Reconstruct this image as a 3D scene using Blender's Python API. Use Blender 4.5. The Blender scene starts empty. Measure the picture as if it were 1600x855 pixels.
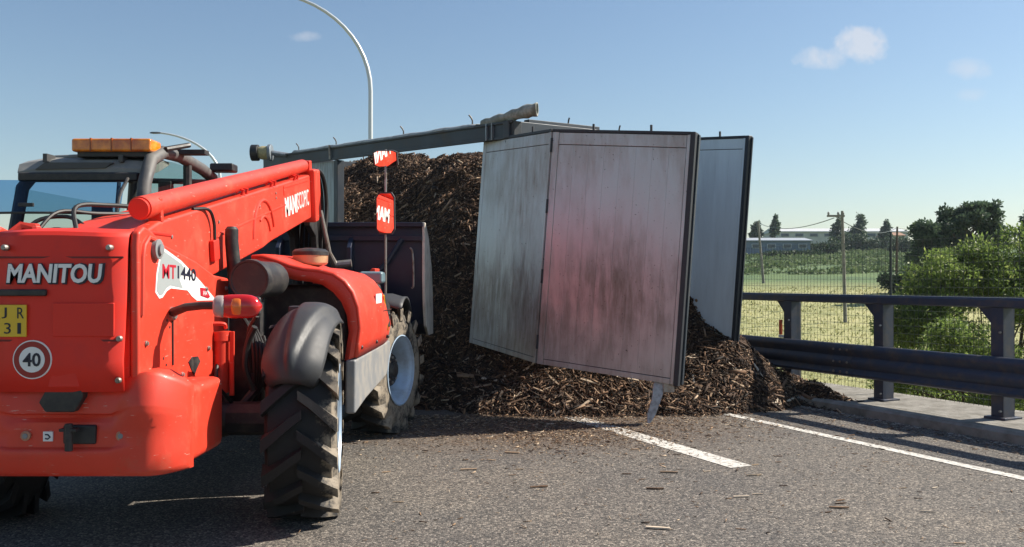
import bpy, bmesh, math, random
import numpy as np
from mathutils import Vector, Matrix, noise as mnoise
R = math.radians
random.seed(7); rng = np.random.default_rng(11)
sc = bpy.context.scene
C = sc.collection

# ------------------------------------------------------------------ camera, sky, sun, exposure
cam_d = bpy.data.cameras.new('camera'); cam = bpy.data.objects.new('camera', cam_d); C.objects.link(cam)
cam_d.sensor_width = 36; cam_d.lens = 31.3; cam_d.clip_end = 6000
cam.location = (0, 0, 1.54); cam.rotation_euler = (R(90.39), 0, 0)
sc.camera = cam
SUN_AZ, SUN_EL = math.atan2(.95, .26), R(41)          # azimuth measured from +y towards +x
w = bpy.data.worlds.new('World'); sc.world = w; w.use_nodes = True
wn, wl = w.node_tree.nodes, w.node_tree.links
wn.clear()
sky = wn.new('ShaderNodeTexSky'); sky.sky_type = 'NISHITA'; sky.sun_disc = False
sky.sun_elevation = SUN_EL; sky.sun_rotation = SUN_AZ; sky.air_density = 1.2; sky.dust_density = .5; sky.ozone_density = 3.0
bg = wn.new('ShaderNodeBackground'); bg.inputs['Strength'].default_value = .07
wo = wn.new('ShaderNodeOutputWorld')
wl.new(bg.outputs[0], wo.inputs[0])
# a few small fair-weather clouds, placed by direction in the sky
tc = wn.new('ShaderNodeTexCoord')
def wmath(op, a, b=None):
    n = wn.new('ShaderNodeMath'); n.operation = op
    for i, v in enumerate((a, b)):
        if v is None: continue
        if isinstance(v, (int, float)): n.inputs[i].default_value = v
        else: wl.new(v, n.inputs[i])
    return n.outputs[0]
sep = wn.new('ShaderNodeSeparateXYZ'); wl.new(tc.outputs['Generated'], sep.inputs[0])
ny = wmath('MAXIMUM', sep.outputs[1], .02)
az = wmath('DIVIDE', sep.outputs[0], ny); el = wmath('DIVIDE', sep.outputs[2], ny)
nz = wn.new('ShaderNodeTexNoise'); nz.inputs['Scale'].default_value = 38; nz.inputs['Detail'].default_value = 7; nz.inputs['Roughness'].default_value = .6
wl.new(tc.outputs['Generated'], nz.inputs['Vector'])
tot = None
for (a0, e0, ra, re, amp) in ((.392, .262, .034, .022, 1.0), (.352, .249, .036, .013, .7), (.515, .236, .024, .013, .40), (.517, .208, .02, .008, .22), (-.232, .273, .022, .006, .32),
                              (-.9, .42, .2, .03, .5), (1.4, .35, .25, .05, .6)):
    dx = wmath('DIVIDE', wmath('SUBTRACT', az, a0), ra); dy = wmath('DIVIDE', wmath('SUBTRACT', el, e0), re)
    r2 = wmath('ADD', wmath('MULTIPLY', dx, dx), wmath('MULTIPLY', dy, dy))
    v = wmath('MULTIPLY', wmath('MAXIMUM', wmath('SUBTRACT', 1.42, wmath('ADD', wmath('MULTIPLY', r2, .5), wmath('MULTIPLY', nz.outputs[0], 1.7))), 0.0), amp * 1.5)
    tot = v if tot is None else wmath('MAXIMUM', tot, v)
mixn = wn.new('ShaderNodeMix'); mixn.data_type = 'RGBA'; mixn.inputs['B'].default_value = (6.6, 6.6, 6.9, 1)
wl.new(wmath('MINIMUM', tot, .62), mixn.inputs['Factor']); wl.new(sky.outputs[0], mixn.inputs['A']); wl.new(mixn.outputs['Result'], bg.inputs['Color'])
sd = bpy.data.lights.new('sun', 'SUN'); sd.energy = 5.0; sd.angle = R(.53); sd.color = (1, .92, .80)
sun = bpy.data.objects.new('sun', sd); C.objects.link(sun); sun.location = (30, 8, 40)
sv = Vector((math.sin(SUN_AZ) * math.cos(SUN_EL), math.cos(SUN_AZ) * math.cos(SUN_EL), math.sin(SUN_EL)))
sun.rotation_euler = sv.to_track_quat('Z', 'Y').to_euler()
sc.view_settings.view_transform = 'Standard'; sc.view_settings.look = 'None'; sc.view_settings.gamma = 1
sc.view_settings.use_curve_mapping = False; sc.view_settings.exposure = 0.8

# ------------------------------------------------------------------ materials
MATS = {}
def mat(name, col, rough=.5, metal=0, coat=0, var=0, scale=8, col2=None, mixr=(.45, .65), bump=0, bscale=60, spec=.5, trans=None, stretch=None, emis=None):
    if name in MATS: return MATS[name]
    m = bpy.data.materials.new(name); m.use_nodes = True; MATS[name] = m
    n, l = m.node_tree.nodes, m.node_tree.links
    b = n['Principled BSDF']
    b.inputs['Base Color'].default_value = (*col, 1); b.inputs['Roughness'].default_value = rough
    b.inputs['Metallic'].default_value = metal; b.inputs['Coat Weight'].default_value = coat; b.inputs['Coat Roughness'].default_value = .12
    b.inputs['Specular IOR Level'].default_value = spec
    t = n.new('ShaderNodeTexCoord'); vec = t.outputs['Object']
    if stretch:
        mp = n.new('ShaderNodeMapping'); mp.inputs['Scale'].default_value = stretch; l.new(vec, mp.inputs[0]); vec = mp.outputs[0]
    if col2 is not None or var:
        nt = n.new('ShaderNodeTexNoise'); nt.inputs['Scale'].default_value = scale; nt.inputs['Detail'].default_value = 8; nt.inputs['Roughness'].default_value = .65
        l.new(vec, nt.inputs['Vector'])
        cr = n.new('ShaderNodeValToRGB'); cr.color_ramp.elements[0].position = mixr[0]; cr.color_ramp.elements[1].position = mixr[1]
        c2 = col2 if col2 is not None else tuple(c * (1 - var) for c in col)
        cr.color_ramp.elements[0].color = (*col, 1); cr.color_ramp.elements[1].color = (*c2, 1)
        l.new(nt.outputs[0], cr.inputs[0]); l.new(cr.outputs[0], b.inputs['Base Color'])
        mr = n.new('ShaderNodeMapRange'); mr.inputs['From Min'].default_value = .3; mr.inputs['From Max'].default_value = .7
        mr.inputs['To Min'].default_value = max(.03, rough - .08); mr.inputs['To Max'].default_value = min(1, rough + .14)
        l.new(nt.outputs[0], mr.inputs[0]); l.new(mr.outputs[0], b.inputs['Roughness'])
    if bump:
        n2 = n.new('ShaderNodeTexNoise'); n2.inputs['Scale'].default_value = bscale; n2.inputs['Detail'].default_value = 5
        l.new(vec, n2.inputs['Vector'])
        bp = n.new('ShaderNodeBump'); bp.inputs['Strength'].default_value = bump; bp.inputs['Distance'].default_value = .02
        l.new(n2.outputs[0], bp.inputs['Height']); l.new(bp.outputs[0], b.inputs['Normal'])
    if emis:
        b.inputs['Emission Color'].default_value = (*emis[0], 1); b.inputs['Emission Strength'].default_value = emis[1]
    return m
def red_paint(name, col, dust):
    m = mat(name, col, .4, coat=.1, col2=tuple(c * .86 for c in col), scale=5, mixr=(.5, .8)); n, l = m.node_tree.nodes, m.node_tree.links; b = n['Principled BSDF']
    old = b.inputs['Base Color'].links[0].from_socket; t = n.new('ShaderNodeTexCoord')
    a = n.new('ShaderNodeTexNoise'); a.inputs['Scale'].default_value = 3.2; a.inputs['Detail'].default_value = 12; a.inputs['Roughness'].default_value = .78; l.new(t.outputs['Object'], a.inputs['Vector'])
    ca = n.new('ShaderNodeValToRGB'); ca.color_ramp.elements[0].position = .52; ca.color_ramp.elements[1].position = .74; ca.color_ramp.elements[1].color = (dust, dust, dust, 1); l.new(a.outputs[0], ca.inputs[0])
    m1 = n.new('ShaderNodeMix'); m1.data_type = 'RGBA'; m1.inputs['B'].default_value = (.36, .16, .09, 1); l.new(ca.outputs[0], m1.inputs['Factor']); l.new(old, m1.inputs['A'])
    mp = n.new('ShaderNodeMapping'); mp.inputs['Scale'].default_value = (9, 9, 60); mp.inputs['Rotation'].default_value = (.1, .15, 0); l.new(t.outputs['Object'], mp.inputs[0])
    v = n.new('ShaderNodeTexNoise'); v.inputs['Scale'].default_value = 1.6; v.inputs['Detail'].default_value = 4; l.new(mp.outputs[0], v.inputs['Vector'])
    cv = n.new('ShaderNodeValToRGB'); cv.color_ramp.elements[0].position = .685; cv.color_ramp.elements[1].position = .72; cv.color_ramp.elements[1].color = (.6, .6, .6, 1); l.new(v.outputs[0], cv.inputs[0])
    m2 = n.new('ShaderNodeMix'); m2.data_type = 'RGBA'; m2.inputs['B'].default_value = (.62, .45, .38, 1); l.new(cv.outputs[0], m2.inputs['Factor']); l.new(m1.outputs['Result'], m2.inputs['A'])
    l.new(m2.outputs['Result'], b.inputs['Base Color'])
    rr = n.new('ShaderNodeMapRange'); rr.inputs['To Min'].default_value = .28; rr.inputs['To Max'].default_value = .75; l.new(a.outputs[0], rr.inputs[0]); l.new(rr.outputs[0], b.inputs['Roughness'])
    bp = n.new('ShaderNodeBump'); bp.inputs['Strength'].default_value = .06; bp.inputs['Distance'].default_value = .01; l.new(a.outputs[0], bp.inputs['Height']); l.new(bp.outputs[0], b.inputs['Normal'])
    return m
RED = red_paint('red_paint', (.66, .046, .021), .5)
REDD = mat('shaded_red_paint', (.72, .036, .022), .5, coat=.0, col2=(.60, .042, .034), scale=6, mixr=(.5, .8), spec=.3)  # second red for the shaded rear cover, shade tone put into the colour
BLACK = mat('black_steel', (.018, .018, .02), .5, col2=(.05, .045, .04), scale=12)
RUBBERHOSE = mat('hose_rubber', (.012, .012, .012), .55)
GREY = mat('grey_plastic', (.036, .038, .042), .5, col2=(.055, .054, .053), scale=4, mixr=(.5, .8), bump=.05, bscale=300)
LGREY = mat('light_grey_plastic', (.22, .225, .23), .5, col2=(.3, .28, .25), scale=6)
ROOFG = mat('roof_grey', (.2, .2, .195), .6, col2=(.28, .27, .245), scale=9, mixr=(.4, .7))
WHITE = mat('white_decal', (.78, .78, .76), .4)
DGREY = mat('decal_grey', (.33, .36, .36), .4)
DRED = mat('decal_red', (.45, .015, .03), .4)
INK = mat('ink', (.012, .013, .03), .5)
YELLOW = mat('plate_yellow', (.72, .47, .03), .4)
CHROME = mat('chrome_rod', (.7, .7, .72), .15, metal=1)
STEEL = mat('worn_steel', (.36, .34, .32), .45, metal=.7, col2=(.22, .17, .13), scale=14)
RIMM = mat('wheel_rim_paint', (.36, .47, .60), .35, col2=(.28, .33, .38), scale=4, metal=.1)
AMBER = mat('amber_lens', (.9, .30, .015), .15, col2=(.5, .11, .008), scale=9, mixr=(.35, .62), coat=.6)
REDLENS = mat('red_lens', (.5, .012, .012), .12, coat=.6)
ORLENS = mat('orange_lens', (.75, .16, .02), .12, coat=.6)
CREAM = mat('cyclone_bowl', (.5, .36, .2), .25, coat=.4, col2=(.4, .16, .1), scale=5)  # reddish tone paints in the red reflected by the bowl
NAVY = mat('bucket_steel', (.013, .019, .042), .4, col2=(.026, .03, .05), scale=5)
SEATM = mat('seat_cloth', (.02, .02, .022), .8)
RAILM = mat('barrier_steel', (.042, .055, .09), .48, metal=.3, col2=(.11, .095, .085), scale=7, mixr=(.46, .78), bump=.05, bscale=40)
TRAILER = mat('trailer_steel', (.035, .045, .058), .5, metal=.2, col2=(.08, .07, .06), scale=3, mixr=(.5, .8))
SHEET = mat('trailer_sheet', (.27, .31, .34), .45, metal=.5, col2=(.2, .2, .2), scale=4, stretch=(4, 4, .5))
DARKEDGE = mat('door_gasket', (.022, .025, .032), .55)
TARP = mat('tarpaulin', (.2, .21, .18), .75, col2=(.36, .36, .33), scale=10, bump=.4, bscale=25)
POLEM = mat('galvanised_pole', (.55, .58, .6), .4, metal=.25)
CONC = mat('concrete', (.27, .255, .225), .9, col2=(.13, .12, .1), scale=5, mixr=(.4, .7), bump=.3, bscale=45)
CONCP = mat('pole_concrete', (.22, .21, .19), .9, var=.3, scale=5)
WIREM = mat('mesh_wire', (.07, .085, .075), .5, metal=.3)
BARK = mat('bark', (.09, .065, .045), .9, var=.4, scale=12)

def mud_tyre():
    m = mat('tyre_rubber', (.013, .013, .014), .75)
    n, l = m.node_tree.nodes, m.node_tree.links; b = n['Principled BSDF']
    t = n.new('ShaderNodeTexCoord')
    a = n.new('ShaderNodeTexNoise'); a.inputs['Scale'].default_value = 7; a.inputs['Detail'].default_value = 10; a.inputs['Roughness'].default_value = .7
    l.new(t.outputs['Object'], a.inputs['Vector'])
    # dried mud clings to the outer shoulder of the tyre (local x), where it rolled through it
    s = n.new('ShaderNodeSeparateXYZ'); l.new(t.outputs['Object'], s.inputs[0])
    mr = n.new('ShaderNodeMapRange'); mr.inputs['From Min'].default_value = .05; mr.inputs['From Max'].default_value = .2; mr.inputs['To Min'].default_value = 0; mr.inputs['To Max'].default_value = .26
    l.new(s.outputs[0], mr.inputs[0])
    ad = n.new('ShaderNodeMath'); l.new(a.outputs[0], ad.inputs[0]); l.new(mr.outputs[0], ad.inputs[1])
    cr = n.new('ShaderNodeValToRGB'); cr.color_ramp.elements[0].position = .66; cr.color_ramp.elements[1].position = .80
    cr.color_ramp.elements[0].color = (.013, .013, .014, 1); cr.color_ramp.elements[1].color = (.24, .2, .15, 1)
    l.new(ad.outputs[0], cr.inputs[0]); l.new(cr.outputs[0], b.inputs['Base Color'])
    bp = n.new('ShaderNodeBump'); bp.inputs['Strength'].default_value = .5; bp.inputs['Distance'].default_value = .01
    l.new(a.outputs[0], bp.inputs['Height']); l.new(bp.outputs[0], b.inputs['Normal'])
    return m
TYRE = mud_tyre()

def glass(name, tint, gl=.045):
    m = bpy.data.materials.new(name); m.use_nodes = True; n, l = m.node_tree.nodes, m.node_tree.links
    n.remove(n['Principled BSDF']); o = n['Material Output']
    t = n.new('ShaderNodeBsdfTransparent'); t.inputs[0].default_value = (*tint, 1)
    g = n.new('ShaderNodeBsdfGlossy'); g.inputs['Roughness'].default_value = .03; g.inputs[0].default_value = (.9, .95, 1, 1)
    f = n.new('ShaderNodeFresnel'); f.inputs[0].default_value = 1.28
    mx = n.new('ShaderNodeMixShader'); f.inputs[0].default_value = 1.18; mx.inputs[0].default_value = gl; l.new(t.outputs[0], mx.inputs[1]); l.new(g.outputs[0], mx.inputs[2]); l.new(mx.outputs[0], o.inputs[0])
    return m
GLASS = glass('cab_glass', (.66, .76, .74)); TINT = glass('blue_tinted_glass', (.26, .46, .70))
MIRROR = mat('mirror_glass', (.9, .9, .9), .02, metal=1)

def asphalt():
    m = mat('asphalt', (.1, .1, .1), .85); n, l = m.node_tree.nodes, m.node_tree.links; b = n['Principled BSDF']
    t = n.new('ShaderNodeTexCoord')
    v = n.new('ShaderNodeTexVoronoi'); v.inputs['Scale'].default_value = 84; l.new(t.outputs['Object'], v.inputs['Vector'])
    cr = n.new('ShaderNodeValToRGB'); e = cr.color_ramp.elements
    sp = n.new('ShaderNodeSeparateColor'); l.new(v.outputs['Color'], sp.inputs[0])
    e[0].position = 0; e[0].color = (.04, .038, .036, 1); e[1].position = 1; e[1].color = (.40, .36, .31, 1)
    for p, c in ((.3, (.075, .07, .064)), (.62, (.145, .13, .115)), (.86, (.22, .197, .168))):
        x = e.new(p); x.color = (*c, 1)
    l.new(sp.outputs[0], cr.inputs[0])
    big = n.new('ShaderNodeTexNoise'); big.inputs['Scale'].default_value = .55; big.inputs['Detail'].default_value = 7; big.inputs['Roughness'].default_value = .62
    l.new(t.outputs['Object'], big.inputs['Vector'])
    cb = n.new('ShaderNodeValToRGB'); cb.color_ramp.elements[0].position = .3; cb.color_ramp.elements[0].color = (.62, .63, .66, 1)
    cb.color_ramp.elements[1].position = .72; cb.color_ramp.elements[1].color = (1.05, 1.0, .93, 1)
    l.new(big.outputs[0], cb.inputs[0])
    mx = n.new('ShaderNodeMix'); mx.data_type = 'RGBA'; mx.blend_type = 'MULTIPLY'; mx.inputs['Factor'].default_value = 1
    l.new(cr.outputs[0], mx.inputs['A']); l.new(cb.outputs[0], mx.inputs['B'])
    mpd = n.new('ShaderNodeMapping'); mpd.vector_type = 'POINT'; mpd.inputs['Location'].default_value = (-.1 / 2.6, -9.6 / 1.7, 0); mpd.inputs['Scale'].default_value = (1 / 2.6, 1 / 1.7, 1); l.new(t.outputs['Object'], mpd.inputs[0])
    le = n.new('ShaderNodeVectorMath'); le.operation = 'LENGTH'; l.new(mpd.outputs[0], le.inputs[0])
    dn = n.new('ShaderNodeTexNoise'); dn.inputs['Scale'].default_value = 3.5; dn.inputs['Detail'].default_value = 10; dn.inputs['Roughness'].default_value = .75; l.new(t.outputs['Object'], dn.inputs['Vector'])
    d1 = n.new('ShaderNodeMath'); d1.operation = 'MULTIPLY_ADD'; d1.inputs[1].default_value = 1.6; l.new(dn.outputs[0], d1.inputs[0]); l.new(le.outputs['Value'], d1.inputs[2])
    dr = n.new('ShaderNodeMapRange'); dr.inputs['From Min'].default_value = 1.95; dr.inputs['From Max'].default_value = 1.1; dr.inputs['To Max'].default_value = .75; l.new(d1.outputs[0], dr.inputs[0])
    dx_ = n.new('ShaderNodeMix'); dx_.data_type = 'RGBA'; dx_.inputs['B'].default_value = (.085, .052, .032, 1); l.new(dr.outputs[0], dx_.inputs['Factor']); l.new(mx.outputs['Result'], dx_.inputs['A']); l.new(dx_.outputs['Result'], b.inputs['Base Color'])
    bp = n.new('ShaderNodeBump'); bp.inputs['Strength'].default_value = .7; bp.inputs['Distance'].default_value = .006; bp.invert = True
    l.new(v.outputs['Distance'], bp.inputs['Height']); l.new(bp.outputs[0], b.inputs['Normal'])
    return m
ASPH = asphalt()
PAINT = mat('road_paint', (.62, .6, .55), .7, col2=(.17, .16, .145), scale=22, mixr=(.47, .66), bump=.3, bscale=150)

def door_metal():
    m = mat('door_aluminium', (.42, .43, .44), .36, metal=.5); n, l = m.node_tree.nodes, m.node_tree.links; b = n['Principled BSDF']
    t = n.new('ShaderNodeTexCoord')
    mp = n.new('ShaderNodeMapping'); mp.inputs['Scale'].default_value = (5, 5, .9); l.new(t.outputs['Object'], mp.inputs[0])
    a = n.new('ShaderNodeTexNoise'); a.inputs['Scale'].default_value = 2.4; a.inputs['Detail'].default_value = 9; a.inputs['Roughness'].default_value = .7; l.new(mp.outputs[0], a.inputs['Vector'])
    c = n.new('ShaderNodeTexNoise'); c.inputs['Scale'].default_value = 1.1; c.inputs['Detail'].default_value = 5; l.new(t.outputs['Object'], c.inputs['Vector'])
    ad = n.new('ShaderNodeMath'); ad.operation = 'MULTIPLY'; l.new(a.outputs[0], ad.inputs[0]); l.new(c.outputs[0], ad.inputs[1])
    cr = n.new('ShaderNodeValToRGB'); e = cr.color_ramp.elements
    e[0].position = .2; e[0].color = (.47, .485, .50, 1); e[1].position = .5; e[1].color = (.30, .28, .25, 1)
    l.new(ad.outputs[0], cr.inputs[0])
    # rust-brown stain left by the load across the lower half
    sz = n.new('ShaderNodeSeparateXYZ'); l.new(t.outputs['Object'], sz.inputs[0])
    zr = n.new('ShaderNodeValToRGB'); zr.color_ramp.interpolation = 'EASE'; ze = zr.color_ramp.elements; ze[0].position = .16; ze[0].color = (.55, .55, .55, 1); ze[1].position = .56; ze[1].color = (0, 0, 0, 1); z3 = ze.new(.33); z3.color = (1, 1, 1, 1)
    zs = n.new('ShaderNodeMath'); zs.operation = 'MULTIPLY'; zs.inputs[1].default_value = .25; l.new(sz.outputs[2], zs.inputs[0]); l.new(zs.outputs[0], zr.inputs[0])
    ns_ = n.new('ShaderNodeMath'); ns_.operation = 'MULTIPLY'; l.new(zr.outputs[0], ns_.inputs[0])
    nr_ = n.new('ShaderNodeMapRange'); nr_.inputs['From Min'].default_value = .08; nr_.inputs['From Max'].default_value = .42; nr_.inputs['To Max'].default_value = .9; l.new(ad.outputs[0], nr_.inputs[0]); l.new(nr_.outputs[0], ns_.inputs[1])
    mst = n.new('ShaderNodeMix'); mst.data_type = 'RGBA'; mst.inputs['B'].default_value = (.17, .125, .092, 1); l.new(ns_.outputs[0], mst.inputs['Factor']); l.new(cr.outputs[0], mst.inputs['A'])
    # tar spots
    v = n.new('ShaderNodeTexNoise'); v.inputs['Scale'].default_value = 46; v.inputs['Detail'].default_value = 3; l.new(t.outputs['Object'], v.inputs['Vector'])
    cs = n.new('ShaderNodeValToRGB'); cs.color_ramp.elements[0].position = .69; cs.color_ramp.elements[1].position = .73
    l.new(v.outputs[0], cs.inputs[0])
    mx = n.new('ShaderNodeMix'); mx.data_type = 'RGBA'; mx.inputs['B'].default_value = (.06, .05, .045, 1); l.new(cs.outputs[0], mx.inputs['Factor']); l.new(mst.outputs['Result'], mx.inputs['A'])
    l.new(mx.outputs['Result'], b.inputs['Base Color'])
    mr = n.new('ShaderNodeMapRange'); mr.inputs['From Min'].default_value = .15; mr.inputs['From Max'].default_value = .45; mr.inputs['To Min'].default_value = .36; mr.inputs['To Max'].default_value = .62
    l.new(ad.outputs[0], mr.inputs[0]); l.new(mr.outputs[0], b.inputs['Roughness'])
    bp = n.new('ShaderNodeBump'); bp.inputs['Strength'].default_value = .12; bp.inputs['Distance'].default_value = .02; l.new(c.outputs[0], bp.inputs['Height']); l.new(bp.outputs[0], b.inputs['Normal'])
    return m
DOORM = door_metal()
DOORLIT = mat('door_lightened', (.72, .79, .83), .5, metal=.0, col2=(.6, .65, .68), scale=2, stretch=(3, 3, .5), mixr=(.4, .75))  # third leaf's metal brightened to stand in for sky and bounced light

def island_mat(name, stops, rough=.8, trl=0, objrandom=False):
    m = bpy.data.materials.new(name); m.use_nodes = True; n, l = m.node_tree.nodes, m.node_tree.links; b = n['Principled BSDF']
    if objrandom:
        g = n.new('ShaderNodeObjectInfo'); src = g.outputs['Random']
    else:
        g = n.new('ShaderNodeNewGeometry'); src = g.outputs['Random Per Island']
    cr = n.new('ShaderNodeValToRGB'); e = cr.color_ramp.elements
    e[0].position = stops[0][0]; e[0].color = (*stops[0][1], 1); e[1].position = stops[-1][0]; e[1].color = (*stops[-1][1], 1)
    for p, c in stops[1:-1]:
        x = e.new(p); x.color = (*c, 1)
    l.new(src, cr.inputs[0]); l.new(cr.outputs[0], b.inputs['Base Color']); b.inputs['Roughness'].default_value = rough
    b.inputs['Specular IOR Level'].default_value = .3
    if trl:
        tr = n.new('ShaderNodeBsdfTranslucent'); l.new(cr.outputs[0], tr.inputs[0]); ms = n.new('ShaderNodeMixShader'); ms.inputs[0].default_value = trl
        l.new(b.outputs[0], ms.inputs[1]); l.new(tr.outputs[0], ms.inputs[2]); l.new(ms.outputs[0], n['Material Output'].inputs[0])
    return m
CHIPSTOPS = [(0, (.012, .008, .006)), (.35, (.035, .02, .013)), (.6, (.085, .047, .027)), (.84, (.17, .095, .053)), (.96, (.34, .22, .135)), (1, (.52, .4, .28))]
CHIPM = island_mat('wood_chip_mix', CHIPSTOPS)
CHIPO = island_mat('wood_chip_single', CHIPSTOPS, objrandom=True)
CHIPR = island_mat('wood_chip_pale', [(0, (.05, .03, .02)), (.4, (.2, .12, .07)), (.7, (.4, .29, .19)), (1, (.6, .5, .38))], objrandom=True)
HEAPM = mat('heap_core', (.03, .02, .013), .95, col2=(.09, .055, .034), scale=25, bump=.8, bscale=30)

# ------------------------------------------------------------------ mesh helpers
class MB:
    def __init__(s): s.v = []; s.f = []
    def add(s, vs, fs):
        o = len(s.v); s.v += [tuple(p) for p in vs]; s.f += [tuple(i + o for i in f) for f in fs]; return s
    def box(s, x0, x1, y0, y1, z0, z1):
        return s.hexa([(x0, y0, z0), (x1, y0, z0), (x1, y1, z0), (x0, y1, z0), (x0, y0, z1), (x1, y0, z1), (x1, y1, z1), (x0, y1, z1)])
    def hexa(s, p):
        return s.add(p, [(0, 3, 2, 1), (4, 5, 6, 7), (0, 1, 5, 4), (1, 2, 6, 5), (2, 3, 7, 6), (3, 0, 4, 7)])
    def beam(s, a, b, wd, ht, up=(0, 0, 1)):
        a, b = Vector(a), Vector(b); d = (b - a).normalized(); sx = d.cross(Vector(up)).normalized() * wd / 2; uz = sx.cross(d).normalized() * ht / 2
        return s.hexa([a - sx - uz, a + sx - uz, b + sx - uz, b - sx - uz, a - sx + uz, a + sx + uz, b + sx + uz, b - sx + uz])
    def prism(s, poly, axis, a, b):
        def m(p, t):
            return (t, p[0], p[1]) if axis == 'x' else (p[0], t, p[1]) if axis == 'y' else (p[0], p[1], t)
        n = len(poly)
        return s.add([m(p, a) for p in poly] + [m(p, b) for p in poly],
                     [tuple(range(n))[::-1], tuple(range(n, 2 * n))] + [(i, (i + 1) % n, n + (i + 1) % n, n + i) for i in range(n)])
    def tube(s, path, r, n=10, caps=True):
        path = [Vector(p) for p in path]; k = len(path); rs = r if isinstance(r, (list, tuple)) else [r] * k
        vs, fs = [], []; ref = None
        for i, p in enumerate(path):
            t = (path[min(i + 1, k - 1)] - path[max(i - 1, 0)]).normalized()
            if ref is None: ref = t.orthogonal().normalized()
            ref = (ref - t * ref.dot(t)).normalized(); bi = t.cross(ref)
            for j in range(n):
                a = 2 * math.pi * j / n; vs.append(p + (ref * math.cos(a) + bi * math.sin(a)) * rs[i])
        for i in range(k - 1):
            for j in range(n): fs.append((i * n + j, i * n + (j + 1) % n, (i + 1) * n + (j + 1) % n, (i + 1) * n + j))
        if caps: fs += [tuple(range(n))[::-1], tuple(range((k - 1) * n, k * n))]
        return s.add(vs, fs)
    def hose(s, path, r, n=8):
        P = [Vector(p) for p in path]; P = [P[0] * 2 - P[1]] + P + [P[-1] * 2 - P[-2]]; out = []
        for i in range(1, len(P) - 2):
            for k in range(6):
                t = k / 6; a, b, c, d = P[i - 1:i + 3]
                out.append(.5 * ((2 * b) + (c - a) * t + (2 * a - 5 * b + 4 * c - d) * t * t + (3 * b - a - 3 * c + d) * t ** 3))
        return s.tube(out + [P[-2]], r, n)
    def lathe(s, prof, n=40, axis='x', c=(0, 0, 0), caps=True):
        # prof: list of (along axis, radius)
        vs, fs = [], []; k = len(prof)
        for (t, r) in prof:
            for j in range(n):
                a = 2 * math.pi * j / n; p, q = r * math.cos(a), r * math.sin(a)
                d = (t, p, q) if axis == 'x' else (p, t, q) if axis == 'y' else (p, q, t)
                vs.append((c[0] + d[0], c[1] + d[1], c[2] + d[2]))
        for i in range(k - 1):
            for j in range(n): fs.append((i * n + j, i * n + (j + 1) % n, (i + 1) * n + (j + 1) % n, (i + 1) * n + j))
        if caps: fs += [tuple(range(n))[::-1], tuple(range((k - 1) * n, k * n))]
        return s.add(vs, fs)
    def loft(s, rings, closed=False, caps=False):
        k = len(rings); n = len(rings[0]); vs = [p for r in rings for p in r]; fs = []
        for i in range(k - 1):
            for j in range(n if closed else n - 1): fs.append((i * n + j, i * n + (j + 1) % n, (i + 1) * n + (j + 1) % n, (i + 1) * n + j))
        if caps: fs += [tuple(range(n))[::-1], tuple(range((k - 1) * n, k * n))]
        return s.add(vs, fs)
    def build(s, name, m, parent=None, bevel=0, seg=2, smooth=35, loc=None, solid=0):
        me = bpy.data.meshes.new(name); bm = bmesh.new()
        bv = [bm.verts.new(p) for p in s.v]
        for f in s.f:
            try: bm.faces.new([bv[i] for i in f])
            except ValueError: pass
        bmesh.ops.recalc_face_normals(bm, faces=bm.faces)
        bm.to_mesh(me); bm.free()
        if smooth:
            me.polygons.foreach_set('use_smooth', [True] * len(me.polygons)); me.set_sharp_from_angle(angle=R(smooth))
        me.materials.append(m)
        o = bpy.data.objects.new(name, me); C.objects.link(o)
        if parent: o.parent = parent
        if loc: o.location = loc
        if solid:
            md = o.modifiers.new('s', 'SOLIDIFY'); md.thickness = solid; md.offset = 0
        if bevel:
            md = o.modifiers.new('b', 'BEVEL'); md.width = bevel; md.segments = seg; md.limit_method = 'ANGLE'; md.angle_limit = R(35); md.harden_normals = True
        return o
def tag(o, label=None, cat=None, group=None, kind=None):
    if label: o['label'] = label
    if cat: o['category'] = cat
    if group: o['group'] = group
    if kind: o['kind'] = kind
    return o
def empty(name, loc=(0, 0, 0), rz=0, label=None, cat=None, group=None):
    o = bpy.data.objects.new(name, None); C.objects.link(o); o.location = loc; o.rotation_euler = (0, 0, rz)
    return tag(o, label, cat, group)
def copy_tree(o, parent=None):
    c = o.copy(); C.objects.link(c)
    if parent: c.parent = parent
    for ch in list(o.children): copy_tree(ch, c)
    return c
def raw_mesh(name, verts, faces, m, parent=None, smooth=False):
    # fast path for equal-size polygons held in numpy arrays
    me = bpy.data.meshes.new(name); nv, (nf, k) = len(verts), faces.shape
    me.vertices.add(nv); me.vertices.foreach_set('co', np.asarray(verts, dtype=np.float32).ravel())
    me.loops.add(nf * k); me.loops.foreach_set('vertex_index', faces.astype(np.int32).ravel())
    me.polygons.add(nf); me.polygons.foreach_set('loop_start', np.arange(0, nf * k, k, dtype=np.int32))
    me.update(calc_edges=True); me.validate()
    if smooth: me.polygons.foreach_set('use_smooth', [True] * nf)
    me.materials.append(m)
    o = bpy.data.objects.new(name, me); C.objects.link(o)
    if parent: o.parent = parent
    return o
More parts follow.
